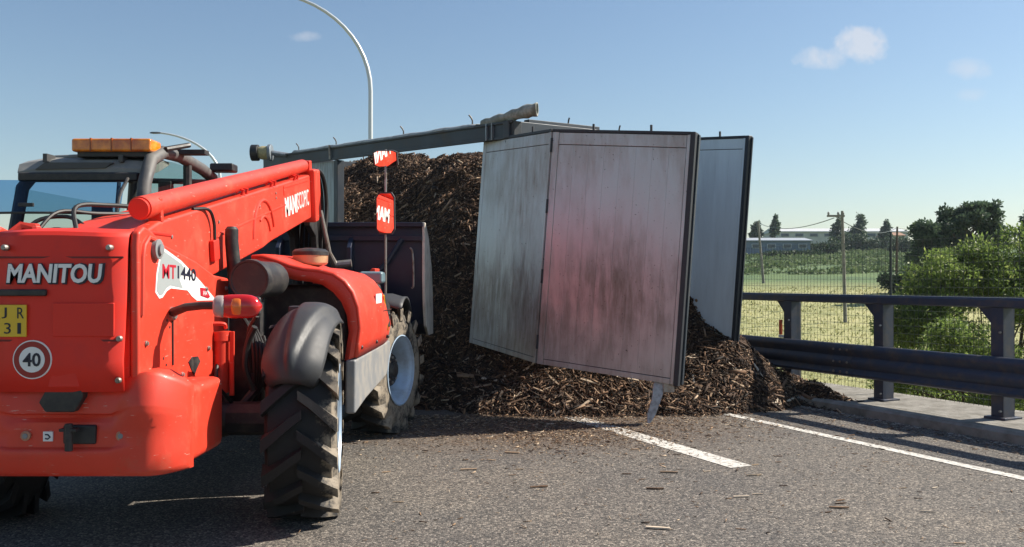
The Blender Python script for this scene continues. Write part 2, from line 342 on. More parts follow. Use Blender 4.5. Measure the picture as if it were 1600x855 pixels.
def text_mesh(name, body, size, m, parent, origin, xdir, ydir, depth=.002, shear=0, bold=0, sx=1.0, align='CENTER', fit=None):
    cu = bpy.data.curves.new(name, 'FONT'); cu.body = body; cu.size = 1; cu.align_x = align; cu.align_y = 'CENTER'; cu.extrude = .004; cu.shear = shear; cu.offset = bold
    cu.resolution_u = 3
    t = bpy.data.objects.new(name, cu); C.objects.link(t)
    me = bpy.data.meshes.new_from_object(t.evaluated_get(bpy.context.evaluated_depsgraph_get())); bpy.data.objects.remove(t)
    co = np.array([v.co for v in me.vertices]); cx = (co[:, 0].min() + co[:, 0].max()) / 2; cy = (co[:, 1].min() + co[:, 1].max()) / 2
    wx = co[:, 0].max() - co[:, 0].min(); wy = co[:, 1].max() - co[:, 1].min()
    fx, fy = (fit[0] / wx, fit[1] / wy) if fit else (size * sx, size)
    X, Y = Vector(xdir).normalized(), Vector(ydir).normalized(); Z = X.cross(Y); O = Vector(origin)
    for v in me.vertices:
        p = v.co; v.co = O + X * (p[0] - cx) * fx + Y * (p[1] - cy) * fy + Z * (depth if p[2] > 0 else -.002)
    me.materials.clear(); me.materials.append(m); me.name = name
    o = bpy.data.objects.new(name, me); C.objects.link(o); o.parent = parent
    return o

# road frame: u runs along the road away from the camera, n across it to the right
U = Vector((-.4145, .910, 0)); N = Vector((.910, .4145, 0))
def rp(n, u, z=0): return N * n + U * u + Vector((0, 0, z))

# ------------------------------------------------------------------ setting
def sheet(name, n0, n1, u0, u1, z, m, parent=None, nu=1):
    return MB().add([rp(n0, u0, z), rp(n1, u0, z), rp(n1, u1, z), rp(n0, u1, z)], [(0, 1, 2, 3)]).build(name, m, parent, smooth=0)
road = tag(sheet('road', -9, 7.74, -40, 160, 0, ASPH), kind='structure')
# N.p of the markings: lane dashes 4.75, edge line 6.45, barrier 8.35
sheet('edge_line', 6.40, 6.52, -40, 160, .004, PAINT, road)
dash_len, dash_gap = 3.15, 4.5
for k in range(-3, 8):
    u0 = 5.88 + k * (dash_len + dash_gap)
    sheet('lane_dash', 4.64, 4.86, u0, u0 + dash_len, .004, PAINT, road)
pav = MB()
prof = [(7.74, -.4), (7.74, .085), (7.78, .11), (8.95, .13), (8.95, -.6), (7.9, -.6)]
pav.loft([[rp(n, u, z) for n, z in prof] for u in (-40, 0, 8, 12, 16, 30, 160)], closed=True, caps=True)
tag(pav.build('pavement', CONC, None, smooth=20), kind='structure')

def terr(x, y):
    n = x * N.x + y * N.y; r = math.hypot(x, y)
    base = -2.5 + .055 * (r - 14) if r < 260 else 11.03 + .03 * (r - 260)
    if r > 900: base = 30.2
    und = .25 * mnoise.noise((x * .05, y * .05, 3)) * min(1, r / 60) + .07 * mnoise.noise((x * .4, y * .4, 1))
    if n > 8.9:
        t = min(1, (n - 8.9) / 3.6); t = t * t * (3 - 2 * t)
        return -.25 * (1 - t) + t * (base + und)
    if n < -9.0:
        t = min(1, (-9.0 - n) / 5); t = t * t * (3 - 2 * t)
        return -.1 * (1 - t) + t * max(base + und - .5, -2.2)
    return -.7
def grid_axis(vals): return vals
ns = [-900, -600, -400, -250, -160, -100, -70, -50, -35, -25, -18, -14, -12, -10.5, -9.05, -8.8, 8.7, 8.96] + [9.2 + .35 * i for i in range(28)] + [20 + 1.4 * i for i in range(30)] + [64, 70, 80, 95, 110, 130, 160, 200, 260, 350, 500, 700, 1000]
us = [-300, -200, -120, -80, -50, -35, -25] + [-18 + 1.1 * i for i in range(60)] + [50, 56, 64, 74, 86, 100, 120, 145, 180, 220, 260, 320, 400, 520, 700, 1000]
tv = []
for u in us:
    for n in ns:
        p = rp(n, u); tv.append((p.x, p.y, terr(p.x, p.y)))
tf = [(i * len(ns) + j, i * len(ns) + j + 1, (i + 1) * len(ns) + j + 1, (i + 1) * len(ns) + j) for i in range(len(us) - 1) for j in range(len(ns) - 1)]
def field_mat():
    m = mat('field_grass', (.2, .2, .08), .95); n, l = m.node_tree.nodes, m.node_tree.links; b = n['Principled BSDF']
    t = n.new('ShaderNodeTexCoord')
    ln = n.new('ShaderNodeVectorMath'); ln.operation = 'LENGTH'; l.new(t.outputs['Object'], ln.inputs[0])
    a = n.new('ShaderNodeTexNoise'); a.inputs['Scale'].default_value = .16; a.inputs['Detail'].default_value = 9; a.inputs['Roughness'].default_value = .68; l.new(t.outputs['Object'], a.inputs['Vector'])
    c = n.new('ShaderNodeTexNoise'); c.inputs['Scale'].default_value = 2.6; c.inputs['Detail'].default_value = 8; c.inputs['Roughness'].default_value = .75; l.new(t.outputs['Object'], c.inputs['Vector'])
    cr = n.new('ShaderNodeValToRGB'); e = cr.color_ramp.elements                       # mown dry meadow
    e[0].position = .38; e[0].color = (.13, .15, .05, 1); e[1].position = .62; e[1].color = (.46, .42, .21, 1); x = e.new(.5); x.color = (.34, .34, .14, 1)
    mm = n.new('ShaderNodeMath'); mm.operation = 'MULTIPLY_ADD'; mm.inputs[1].default_value = .55; l.new(a.outputs[0], mm.inputs[0])
    m5 = n.new('ShaderNodeMath'); m5.operation = 'MULTIPLY'; m5.inputs[1].default_value = .45; l.new(c.outputs[0], m5.inputs[0]); l.new(m5.outputs[0], mm.inputs[2])
    l.new(mm.outputs[0], cr.inputs[0])
    c2 = n.new('ShaderNodeValToRGB'); e = c2.color_ramp.elements                       # green crop farther off
    e[0].position = .4; e[0].color = (.035, .085, .03, 1); e[1].position = .62; e[1].color = (.13, .19, .06, 1); l.new(mm.outputs[0], c2.inputs[0])
    wv = n.new('ShaderNodeMath'); wv.operation = 'MULTIPLY_ADD'; wv.inputs[1].default_value = 26; l.new(a.outputs[0], wv.inputs[0]); l.new(ln.outputs['Value'], wv.inputs[2])
    mr = n.new('ShaderNodeMapRange'); mr.inputs['From Min'].default_value = 84; mr.inputs['From Max'].default_value = 100; l.new(wv.outputs[0], mr.inputs[0])
    mx = n.new('ShaderNodeMix'); mx.data_type = 'RGBA'; l.new(mr.outputs[0], mx.inputs['Factor']); l.new(cr.outputs[0], mx.inputs['A']); l.new(c2.outputs[0], mx.inputs['B'])
    l.new(mx.outputs['Result'], b.inputs['Base Color'])
    bp = n.new('ShaderNodeBump'); bp.inputs['Strength'].default_value = .8; bp.inputs['Distance'].default_value = .15; l.new(c.outputs[0], bp.inputs['Height']); l.new(bp.outputs[0], b.inputs['Normal'])
    return m
tag(MB().add(tv, tf).build('field', field_mat(), smooth=60), kind='structure')

# ------------------------------------------------------------------ telehandler (local: x right, y forward, z up; origin under the rear axle)
TH = empty('telehandler', (-2.35, 5.85, 0), 0, 'red telehandler with raised telescopic boom, amber light bar and muddy tyres', 'telehandler')
def part(mb, name, m, bevel=0, parent=None, **k): return mb.build(name, m, parent or TH, bevel, **k)
# chassis and rear body
part(MB().box(-.3, .3, -1.0, 3.6, .5, .95), 'chassis', BLACK, .03)
part(MB().tube([(-.98, 0, .63), (-.5, 0, .63)], .11).tube([(-.5, 0, .63), (-.2, 0, .63), (.2, 0, .63), (.5, 0, .63)], [.11, .2, .2, .11]).tube([(.5, 0, .63), (.98, 0, .63)], .11), 'rear_axle', BLACK)
part(MB().tube([(-.98, 3.18, .63), (-.5, 3.18, .63), (-.2, 3.18, .63), (.2, 3.18, .63), (.5, 3.18, .63), (.98, 3.18, .63)], [.11, .11, .2, .2, .11, .11]), 'front_axle', BLACK)
# side plates of the boom tower
platep = [(-1.2, .95), (-1.215, 1.72), (-1.2, 1.79), (-1.13, 1.825), (-1.02, 1.80), (-.9, 1.745), (-.36, 1.655), (-.02, 1.57), (.27, 1.55), (.27, .78), (.12, .68), (-.5, .68), (-.95, .72)]
sp = part(MB().prism(platep, 'x', .355, .405), 'side_plate', RED, .018)
part(MB().prism(platep, 'x', -.405, -.355), 'side_plate', RED, .018)
ridge = [(-1.17, 1.66), (-1.15, 1.72), (-1.09, 1.765), (-1.02, 1.755), (-.97, 1.70)]
part(MB().tube([(.407, y, z) for y, z in [(-1.175, 1.35)] + ridge], .014, 8), 'weld_rib', RED, parent=sp)
part(MB().lathe([(.40, .055), (.43, .055), (.432, .05), (.432, .03), (.445, .03), (.446, .0)], 24, 'x', (0, -1.0, 1.705)), 'pivot_pin', LGREY, parent=sp)
# rear cover panel between the plates
panel = MB()
rings = []
for (y, z, wd) in ((-1.235, .96, .34), (-1.245, 1.12, .34), (-1.235, 1.3, .345), (-1.228, 1.5, .35), (-1.218, 1.70, .353), (-1.212, 1.755, .353), (-1.200, 1.772, .353), (-1.17, 1.782, .353), (-1.0, 1.80, .353), (-.6, 1.80, .353)):
    rings.append([(-wd, y, z), (-wd * .5, y - .006, z + .012 * (z > 1.69)), (0, y - .008, z + .012 * (z > 1.69)), (wd * .5, y - .006, z + .006 * (z > 1.69)), (wd, y, z)])
rc = part(panel.loft(rings), 'rear_cover', REDD, solid=.02, smooth=25)
part(MB().box(-.34, .345, -1.17, -1.05, .55, 1.66), 'rear_body', RED, .01)
for z, y in ((1.655, -1.234), (1.225, -1.249)):
    part(MB().box(-.335, .335, y - .004, y + .01, z - .005, z + .005), 'panel_seam', mat('seam_shadow', (.16, .015, .012), .6), parent=rc)
part(MB().box(-.02, .30, -1.262, -1.25, 1.245, 1.42), 'pressed_panel', REDD, .006, parent=rc)
for x, z in ((.27, 1.705), (.325, 1.235), (.32, 1.02), (-.27, 1.705)):
    part(MB().lathe([(-1.268, .0), (-1.268, .012), (-1.262, .016), (-1.23, .016)], 12, 'y', (x, 0, z)), 'bolt', STEEL, parent=rc)
text_mesh('maker_lettering', 'MANITOU', .1, WHITE, TH, (-.012, -1.252, 1.572), (1, 0, 0), (0, 0, 1), .004, .12, .03, fit=(.495, .1))
text_mesh('maker_lettering_outline', 'MANITOU', .1, INK, TH, (-.008, -1.249, 1.57), (1, 0, 0), (0, 0, 1), .003, .12, .055, fit=(.513, .113))
part(MB().box(-.31, -.05, -1.272, -1.245, 1.455, 1.49), 'grab_handle', BLACK, .008, parent=rc)
pl = part(MB().box(-.315, -.151, -1.268, -1.255, 1.245, 1.41), 'number_plate', YELLOW, .003)
for ch_, x, z, fw in (('J', -.262, 1.368, .026), ('R', -.178, 1.368, .034), ('3', -.245, 1.289, .034), ('1', -.185, 1.289, .018)):
    text_mesh('plate_character', ch_, .06, INK, pl, (x, -1.269, z), (1, 0, 0), (0, 0, 1), .001, fit=(fw, .056))
# the limit sticker
def disc(r, y0, y1, cx, cz, n=36): return MB().lathe([(y0, r), (y1, r)], n, 'y', (cx, 0, cz))
st = part(disc(.1, -1.268, -1.25, -.118, 1.128), 'speed_sticker', WHITE)
part(disc(.094, -1.2695, -1.252, -.118, 1.128), 'sticker_ring', mat('sticker_red', (.3, .015, .015), .4), parent=st)
part(disc(.066, -1.271, -1.252, -.118, 1.128), 'sticker_centre', WHITE, parent=st)
text_mesh('sticker_number', '40', .08, INK, st, (-.118, -1.2725, 1.128), (1, 0, 0), (0, 0, 1), .001, 0, .02, fit=(.092, .07))
# counterweight with rounded corner lobes
cw = MB(); rings = []
prof = [(.50, .0), (.503, -.15), (.515, -.20), (.54, -.225), (.62, -.243), (.648, -.247), (.66, -.24), (.668, -.218), (.74, -.212), (.795, -.208), (.815, -.185), (.832, -.19), (.842, -.208), (.93, -.202), (.968, -.19), (.982, -.165), (.987, -.12), (.987, .0)]
def lobe(x): return max(0, 1 - ((abs(x) - .44) / .16) ** 2) if abs(x) > .28 else 0
xs = [-.6, -.59, -.56, -.50, -.44, -.38, -.32, -.26, -.1, .1, .26, .32, .38, .44, .50, .56, .59, .6]
for x in xs:
    L = lobe(x); ed = max(0, (abs(x) - .46) / .14)
    bl_ = min(1, L * 1.6 + ed); pr_ = [(z, dy * (1 - bl_) + bl_ * (-.235 + .05 * max(0, z - .85) / .1 * (z > .85)) if .53 < z < .98 else dy) for z, dy in prof]
    rings.append([(x, -1.0 + dy * (1 - .75 * ed ** 2.2) + .05 * ed - (.03 * L if z > .79 else 0), .5 + (z - .5) * (1 + .16 * L) * (1 - .08 * ed ** 2) + .012 * ed) for z, dy in pr_])
cwo = part(cw.loft(rings, closed=True, caps=True), 'counterweight', RED, smooth=42)
part(MB().box(.36, .597, -1.03, -.42, .53, .955), 'counterweight_side', RED, .05, seg=3)
part(MB().prism([(-.095, .905), (-.06, .965), (.135, .985), (.135, .93), (.09, .855), (-.06, .855)], 'y', -1.252, -1.19), 'tow_recess', BLACK, .008)
part(MB().prism([(-.045, .985), (.12, .985), (.10, 1.075), (-.02, 1.075)], 'y', -1.258, -1.24), 'recess_cover', REDD, .006)
for x, r, m in ((-.175, .026, CREAM), (.32, .026, CREAM), (.43, .037, BLACK)):
    yb = -1.216 if x < .4 else -1.19
    part(MB().lathe([(yb - .012, r * .75), (yb - .012, r), (yb + .06, r)], 18, 'y', (x, 0, .728)), 'reflector' if m is CREAM else 'rubber_buffer', m, .003, parent=cwo)
    if m is CREAM: part(MB().lathe([(yb - .016, r * .5), (yb - .014, r * .55), (yb, r * .55)], 14, 'y', (x, 0, .728)), 'reflector_centre', LGREY, parent=cwo)
part(MB().box(-.085, -.035, -1.222, -1.2, .70, .75), 'hook_sticker', WHITE, parent=cwo)
part(MB().tube([(-.073, -1.223, .735), (-.06, -1.223, .735), (-.048, -1.223, .722), (-.06, -1.223, .712), (-.073, -1.223, .715)], .004, 6), 'hook_symbol', INK, parent=cwo)
part(MB().box(.02, .19, -1.23, -1.18, .685, .785), 'hitch_plate', BLACK, .01, parent=cwo)
part(MB().tube([(.075, -1.275, .66), (.075, -1.275, .80)], .02, 12).box(.03, .12, -1.29, -1.25, .76, .775), 'hitch_pin', BLACK, .003, parent=cwo)
# decal on the right plate
dec = [(-1.0, 1.47), (-.985, 1.575), (-.925, 1.71), (-.88, 1.715), (-.62, 1.65), (-.30, 1.53), (-.05, 1.425), (-.035, 1.405), (-.36, 1.41), (-.45, 1.44), (-.52, 1.475), (-.78, 1.49), (-.84, 1.475), (-.9, 1.44), (-.945, 1.435)]
dcl = part(MB().prism(dec, 'x', .40, .408), 'model_decal', WHITE)
inner = [(-.985, 1.48), (-.968, 1.57), (-.915, 1.69), (-.88, 1.697), (-.62, 1.632), (-.58, 1.61), (-.65, 1.54), (-.60, 1.49), (-.79, 1.507), (-.85, 1.49), (-.905, 1.455), (-.945, 1.452)]
part(MB().prism(inner, 'x', .402, .4095), 'decal_panel', DGREY, parent=dcl)
text_mesh('model_number', 'MT', .1, DRED, dcl, (.41, -.81, 1.585), (0, 1, -.02), (0, 0, 1), .001, 0, .02, fit=(.20, .08))
text_mesh('model_number', '1440', .1, INK, dcl, (.41, -.535, 1.575), (0, 1, -.06), (0, 0, 1), .001, 0, .015, fit=(.30, .075))
part(MB().prism([(-.30, 1.44), (-.31, 1.49), (-.21, 1.485), (-.13, 1.43), (-.16, 1.42)], 'x', .402, .411), 'decal_badge', DRED, parent=dcl)
text_mesh('badge_text', 'HA', .03, WHITE, dcl, (.4115, -.225, 1.455), (0, 1, 0), (0, 0, 1), .001, 0, 0, fit=(.07, .028))
# heart-shaped hole, small holes, seam in the plate
part(MB().prism([(-.50, 1.045), (-.44, 1.07), (-.34, 1.065), (-.30, 1.03), (-.36, .99), (-.40, .955), (-.44, .985)], 'x', .38, .409), 'plate_hole', BLACK, parent=sp)
for y, z in ((-.83, 1.31), (-.79, 1.27), (-.88, 1.10), (-.84, 1.06)):
    part(MB().lathe([(.39, .008), (.4075, .008)], 8, 'x', (0, y, z)), 'plate_hole', BLACK, parent=sp)
# rear lamp on its arm
arm = part(MB().tube([(.40, -.76, 1.345), (.44, -.80, 1.36), (.52, -.85, 1.385), (.62, -.88, 1.395), (.72, -.885, 1.395)], [.028, .026, .024, .023, .023], 10), 'lamp_arm', BLACK)
part(MB().lathe([(.395, .04), (.42, .04), (.43, .03)], 14, 'x', (0, -.76, 1.345)), 'arm_socket', STEEL, parent=arm)
part(MB().tube([(.409, -.755, 1.31), (.409, -.75, 1.05)], .006, 6), 'lamp_cable', RUBBERHOSE, parent=arm)
def lens(x0, x1, y, z, h, m, name):
    n = 14; pts = []
    for i in range(n):
        a = 2 * math.pi * i / n; cx, sz = math.cos(a), math.sin(a)
        pts.append(((x0 + x1) / 2 + (x1 - x0) / 2 * (abs(cx) ** .6) * (1 if cx > 0 else -1), z + h / 2 * (abs(sz) ** .6) * (1 if sz > 0 else -1)))
    return part(MB().prism(pts, 'y', y, y + .07), name, m, .015, parent=arm)
def lens_ball(x0, x1, h, m, name, bulge, y):
    rings = []
    for i in range(11):
        f = i / 10; q = math.sqrt(max(.02, 1 - (2 * f - 1) ** 4)); x = x0 + (x1 - x0) * f
        rings.append([(x, y - bulge * q * max(0, math.cos(a)) + .03 * (math.cos(a) < 0), 1.39 + h / 2 * q * math.sin(a)) for a in [2 * math.pi * j / 16 for j in range(16)]])
    return part(MB().loft(rings, closed=True, caps=True), name, m, parent=arm, smooth=60)
lens_ball(.70, .95, .135, REDLENS, 'lamp_lens', .04, -.89)
lens_ball(.785, .865, .118, ORLENS, 'lamp_lens', .045, -.892)
lens_ball(.685, .765, .125, mat('clear_lens', (.36, .3, .29), .2, coat=.4), 'lamp_end_cap', .045, -.892)
part(MB().box(.70, .945, -.875, -.84, 1.335, 1.445), 'lamp_housing', BLACK, .02, parent=arm)
for y, z in ((-1.12, 1.2), (-1.12, 1.02), (-.6, .98), (-.2, 1.48), (.2, 1.48), (.2, 1.2), (.2, .9), (-.15, 1.1)):
    part(MB().lathe([(.40, .016), (.412, .016), (.414, .011), (.42, .011), (.421, 0)], 10, 'x', (0, y, z)), 'bolt', STEEL, parent=sp)
# compensating cylinder and guard on the plate's front edge
cyl = part(MB().tube([(.44, .0, .80), (.44, .0, 1.14)], .052, 16).tube([(.44, 0, 1.14), (.44, 0, 1.2)], .062, 16), 'lift_cylinder', RED)
part(MB().tube([(.44, 0, .62), (.44, 0, .82)], .02, 12), 'cylinder_rod', CHROME, parent=cyl)
part(MB().hose([(.30, -.06, .80), (.30, -.06, 1.2), (.32, -.06, 1.235), (.36, -.06, 1.25), (.46, -.02, 1.25), (.47, 0, 1.22)], .013, 8), 'guard_pipe', RED, parent=cyl)
part(MB().box(.5, .53, -.02, .0, .78, 1.2).box(.37, .39, -.08, -.05, .9, 1.1), 'mount_plate', RED, .004, parent=cyl)
for k in range(4): part(MB().lathe([(-.1, .016), (-.075, .022), (-.05, .022)], 10, 'y', (.375, 0, .9 + .06 * k)), 'valve_fitting', STEEL, parent=cyl)
for k in range(4):
    o = .05 * k
    part(MB().hose([(.25 + o, -.05 + o, 1.1), (.3 + o, -.12, .9), (.34 + o, -.05, .72 + .02 * k), (.42 + o, .12, .62)], .012, 7), 'hydraulic_hose', RUBBERHOSE)
# black panel in front of the tower, and hoses over the chassis
part(MB().box(.40, .62, .28, .36, .62, 1.45), 'bulkhead', BLACK, .01)
for k in range(5):
    part(MB().hose([(.45 + .05 * k, .24, 1.35 - .05 * k), (.6 + .03 * k, .1, 1.2 - .04 * k), (.64 + .02 * k, .08, .95), (.6, .2, .7)], .013, 7), 'hydraulic_hose', RUBBERHOSE)
# boom: built along its own axis then tilted
BA = R(10.3); BO = Vector((0, -.95, 1.64))
def bp_(x, t, h): return (x, BO.y + t * math.cos(BA) - h * math.sin(BA), BO.z + t * math.sin(BA) + h * math.cos(BA))
def bprism(mb, poly, x0, x1): # poly in (t,h)
    n = len(poly); return mb.add([bp_(x0, *p) for p in poly] + [bp_(x1, *p) for p in poly], [tuple(range(n))[::-1], tuple(range(n, 2 * n))] + [(i, (i + 1) % n, n + (i + 1) % n, n + i) for i in range(n)])
def bbox(mb, x0, x1, t0, t1, h0, h1): return bprism(mb, [(t0, h0), (t1, h0), (t1, h1), (t0, h1)], x0, x1)
boom = part(bprism(MB(), [(-.12, -.12), (.05, -.24), (1.0, -.265), (2.25, -.255), (2.5, -.235), (4.02, -.205), (4.02, .225), (.2, .2), (-.02, .17)], -.1, .35), 'boom', RED, .02)
part(bbox(bbox(MB(), .35, .356, 3.0, 3.95, .17, .19), .35, .356, 2.96, 3.0, .11, .19), 'boom_rib', RED, .002, parent=boom)
part(bprism(MB(), [(1.15, -.02), (1.18, .0), (2.0, .015), (3.0, .03), (3.0, .018), (2.0, .0), (1.2, -.018)], .348, .358), 'boom_rib', RED, .002, parent=boom)
def arc(c, r, a0, a1, n=12): return [bp_(.352, c[0] + r * math.cos(R(a0 + (a1 - a0) * i / n)), c[1] + r * math.sin(R(a0 + (a1 - a0) * i / n))) for i in range(n + 1)]
part(MB().tube(arc((2.28, -.17), .30, 10, 175, 16), .014, 8), 'weld_rib', RED, parent=boom)
part(MB().tube(arc((2.28, -.19), .19, 15, 120, 10), .012, 8), 'weld_rib', RED, parent=boom)
collar = part(bbox(bbox(MB(), -.15, .40, 4.0, 4.14, -.25, .275), -.135, .385, 4.2, 4.32, -.235, .26), 'boom_collar', RED, .02, parent=boom)
part(bbox(MB(), -.1, .35, 4.1, 4.34, -.2, .225), 'boom_sleeve', RED, .01, parent=boom)
text_mesh('boom_lettering', 'MANI', .2, WHITE, boom, bp_(.352, 3.20, .0), (0, math.cos(BA), math.sin(BA)), (0, -math.sin(BA), math.cos(BA)), .003, 0, .03, fit=(.44, .17))
text_mesh('boom_lettering', 'SCOPIC', .2, WHITE, boom, bp_(.352, 3.67, .012), (0, math.cos(BA), math.sin(BA)), (0, -math.sin(BA), math.cos(BA)), .003, 0, -.005, fit=(.46, .155))
# cylinder tube riding on the boom
tb = part(MB().tube([bp_(.29, .08, .285), bp_(.29, .2, .285), bp_(.29, 3.95, .315)], [.066, .066, .062], 24), 'extension_cylinder', RED, smooth=40)
part(MB().tube([bp_(.29, .055, .285), bp_(.29, .09, .285)], .058, 24), 'cylinder_cap', REDD, .004, parent=tb)
part(bbox(MB(), .27, .35, .22, .26, .19, .33), 'cylinder_lug', RED, .008, parent=tb); part(bbox(MB(), .22, .352, 4.0, 4.1, .22, .36), 'cylinder_lug', RED, .008, parent=tb)
for t in (1.75, 2.55, 3.35):
    part(MB().tube([bp_(.35, t, .215), bp_(.365, t, .25), bp_(.33, t + .02, .26), bp_(.3, t + .02, .235)], .012, 7), 'hose_clamp', REDD, parent=boom)
    part(MB().tube([bp_(.355, t + .1, .215), bp_(.365, t + .1, .25), bp_(.32, t + .1, .255)], .012, 7), 'hose_clamp', REDD, parent=boom)
part(MB().hose([bp_(.25, .25, .235), bp_(.25, 2.0, .235), bp_(.25, 3.9, .24)], .016, 8), 'boom_hose', RUBBERHOSE, parent=boom)
part(MB().hose([bp_(.33, .78, .21), bp_(.37, .95, .19), bp_(.375, 1.03, .1), bp_(.375, 1.03, -.02)], .011, 7), 'boom_hose', RUBBERHOSE, parent=boom)
part(bbox(MB(), .35, .385, .98, 1.09, -.16, -.02), 'junction_box', REDD, .008, parent=boom)
for t, h in ((.35, .09), (1.2, .08), (2.7, .11), (2.7, .15), (2.2, .12), (2.2, .09)):
    p = bp_(.35, t, h); part(MB().lathe([(.345, .012), (.356, .012), (.358, .006)], 10, 'x', (0, p[1], p[2])), 'bolt', STEEL, parent=boom)
part(bprism(MB(), [(1.42, -.19), (1.5, -.1), (1.56, -.2), (1.58, -.30), (1.5, -.28)], .35, .354), 'boom_slot', BLACK, parent=boom)
part(MB().hose([(.0, -1.05, 1.8), (-.05, -.95, 1.94), (.02, -.7, 1.97), (.1, -.4, 1.98), (.2, -.1, 2.0)], .013, 8).hose([(-.25, -1.0, 1.79), (-.2, -.85, 1.92), (-.1, -.6, 1.93), (.05, -.3, 1.95)], .011, 8), 'boom_hose', RUBBERHOSE, parent=boom)
part(MB().hose([(-.42, -.9, 1.72), (-.35, -.8, 1.87), (-.2, -.75, 1.9), (-.05, -.85, 1.84), (.06, -.95, 1.8)], .012, 8), 'boom_hose', RUBBERHOSE, parent=boom)
part(MB().tube([(-.38, -1.02, 1.77), (-.33, -.98, 1.83), (-.26, -.97, 1.82), (-.22, -1.02, 1.78)], .03, 8), 'lifting_eye', RED)
# inner boom, hoses, gooseneck, carriage
hd = part(bbox(MB(), -.06, .31, 4.3, 4.55, -.17, .19), 'inner_boom', BLACK, .01)
for k in range(8):
    x = -.04 + .05 * k
    part(MB().hose([bp_(x, 4.3, .2), bp_(x, 4.55, .24), bp_(x + .02, 4.75, .12), bp_(x + .03, 4.8, -.15), bp_(x + .02, 4.72, -.45), bp_(x, 4.7, -.75)], .022, 7), 'head_hose', RUBBERHOSE)
neck = [(3.3, 2.5), (3.62, 2.55), (3.85, 2.3), (4.0, 1.7), (4.15, 1.3), (4.1, 1.0), (3.85, 1.05), (3.75, 1.5), (3.6, 2.0), (3.3, 2.1)]
gn = part(MB().prism(neck, 'x', -.02, .04).prism(neck, 'x', .21, .27).box(-.02, .27, 3.8, 4.05, 1.15, 1.4), 'gooseneck', BLACK, .01)
part(MB().tube([(.30, 3.68, 2.28), (.34, 3.75, 2.0), (.36, 3.82, 1.83), (.40, 3.95, 1.7)], [.02, .028, .03, .04], 10).tube([(.40, 3.95, 1.7), (.58, 3.97, 1.72)], .045, 10), 'tilt_link', STEEL, parent=gn)
part(MB().box(-.45, .75, 4.05, 4.2, .95, 1.6), 'carriage', BLACK, .015)
part(MB().prism([(.72, 1.50), (.86, 1.66), (.90, 1.66), (.90, 1.30), (.80, 1.25)], 'y', 3.6, 3.9), 'front_frame_plate', RED, .01)
# bucket
bk = MB()
bprof = [(4.32, 2.18), (4.28, 1.85), (4.27, 1.55), (4.33, 1.25), (4.47, 1.02), (4.75, .9), (5.35, .86)]
bpi = [(5.35, .89), (4.77, .93), (4.5, 1.05), (4.365, 1.27), (4.305, 1.56), (4.315, 1.85), (4.355, 2.18)]
bucket = part(bk.prism(bprof + bpi, 'x', -1.05, 1.33), 'bucket', NAVY, .004)
sidep = [(4.26, 2.19), (4.36, 2.19), (4.72, 2.05), (5.12, 1.70), (5.3, 1.35), (5.36, .86), (4.75, .88), (4.45, 1.0), (4.31, 1.24), (4.25, 1.55)]
for x0, x1 in ((1.33, 1.36), (-1.08, -1.05)):
    part(MB().prism(sidep, 'x', x0, x1), 'bucket_side', mat('bucket_side_lit_steel', (.72, .67, .58), .5, metal=.1, col2=(.5, .45, .38), scale=6), .004, parent=bucket)  # paler than the bucket: sunlight on the side put into the colour
part(MB().box(-1.05, 1.33, 4.245, 4.275, 1.98, 2.04).prism([(4.24, 2.19), (4.34, 2.19), (4.34, 2.14), (4.24, 2.14)], 'x', -1.06, 1.34), 'bucket_stiffener', NAVY, .006, parent=bucket)
for x in (-.3, .5):
    part(MB().prism([(4.1, 1.2), (4.1, 1.9), (4.29, 2.05), (4.27, 1.3), (4.3, 1.1)], 'x', x, x + .05), 'bucket_ear', NAVY, .006, parent=bucket)
part(MB().tube([(.62, 4.14, 1.38), (.95, 4.2, 1.75), (1.1, 4.24, 2.0)], .03, 8), 'bucket_brace', NAVY, parent=bucket)
part(MB().hose([(1.2, 4.2, 1.9), (1.23, 4.19, 1.83), (1.24, 4.19, 1.5), (1.22, 4.2, 1.44)], .012, 7), 'bucket_grip', STEEL, parent=bucket)
# exhaust and intake canister
part(MB().tube([(.43, .32, 1.53), (.43, .30, 1.62), (.42, .28, 1.80), (.42, .28, 1.885)], [.05, .047, .045, .045], 14, caps=True).lathe([(1.885, .045), (1.905, .03), (1.907, .0)], 14, 'z', (.42, .28, 0)), 'exhaust_pipe', BLACK)
can = part(MB().tube([(.605, .10, 1.54), (.605, .62, 1.54)], .128, 28), 'air_filter', BLACK, .015)
part(MB().lathe([(.085, .0), (.085, .108), (.10, .112)], 28, 'y', (.605, 0, 1.54)), 'filter_cap', mat('filter_cap_plastic', (.03, .026, .03), .4), parent=can)
part(MB().lathe([(.06, .114), (.055, .12), (.055, .132), (.12, .138), (.13, .13)], 28, 'y', (.605, 0, 1.54)), 'filter_rim', BLACK, parent=can)
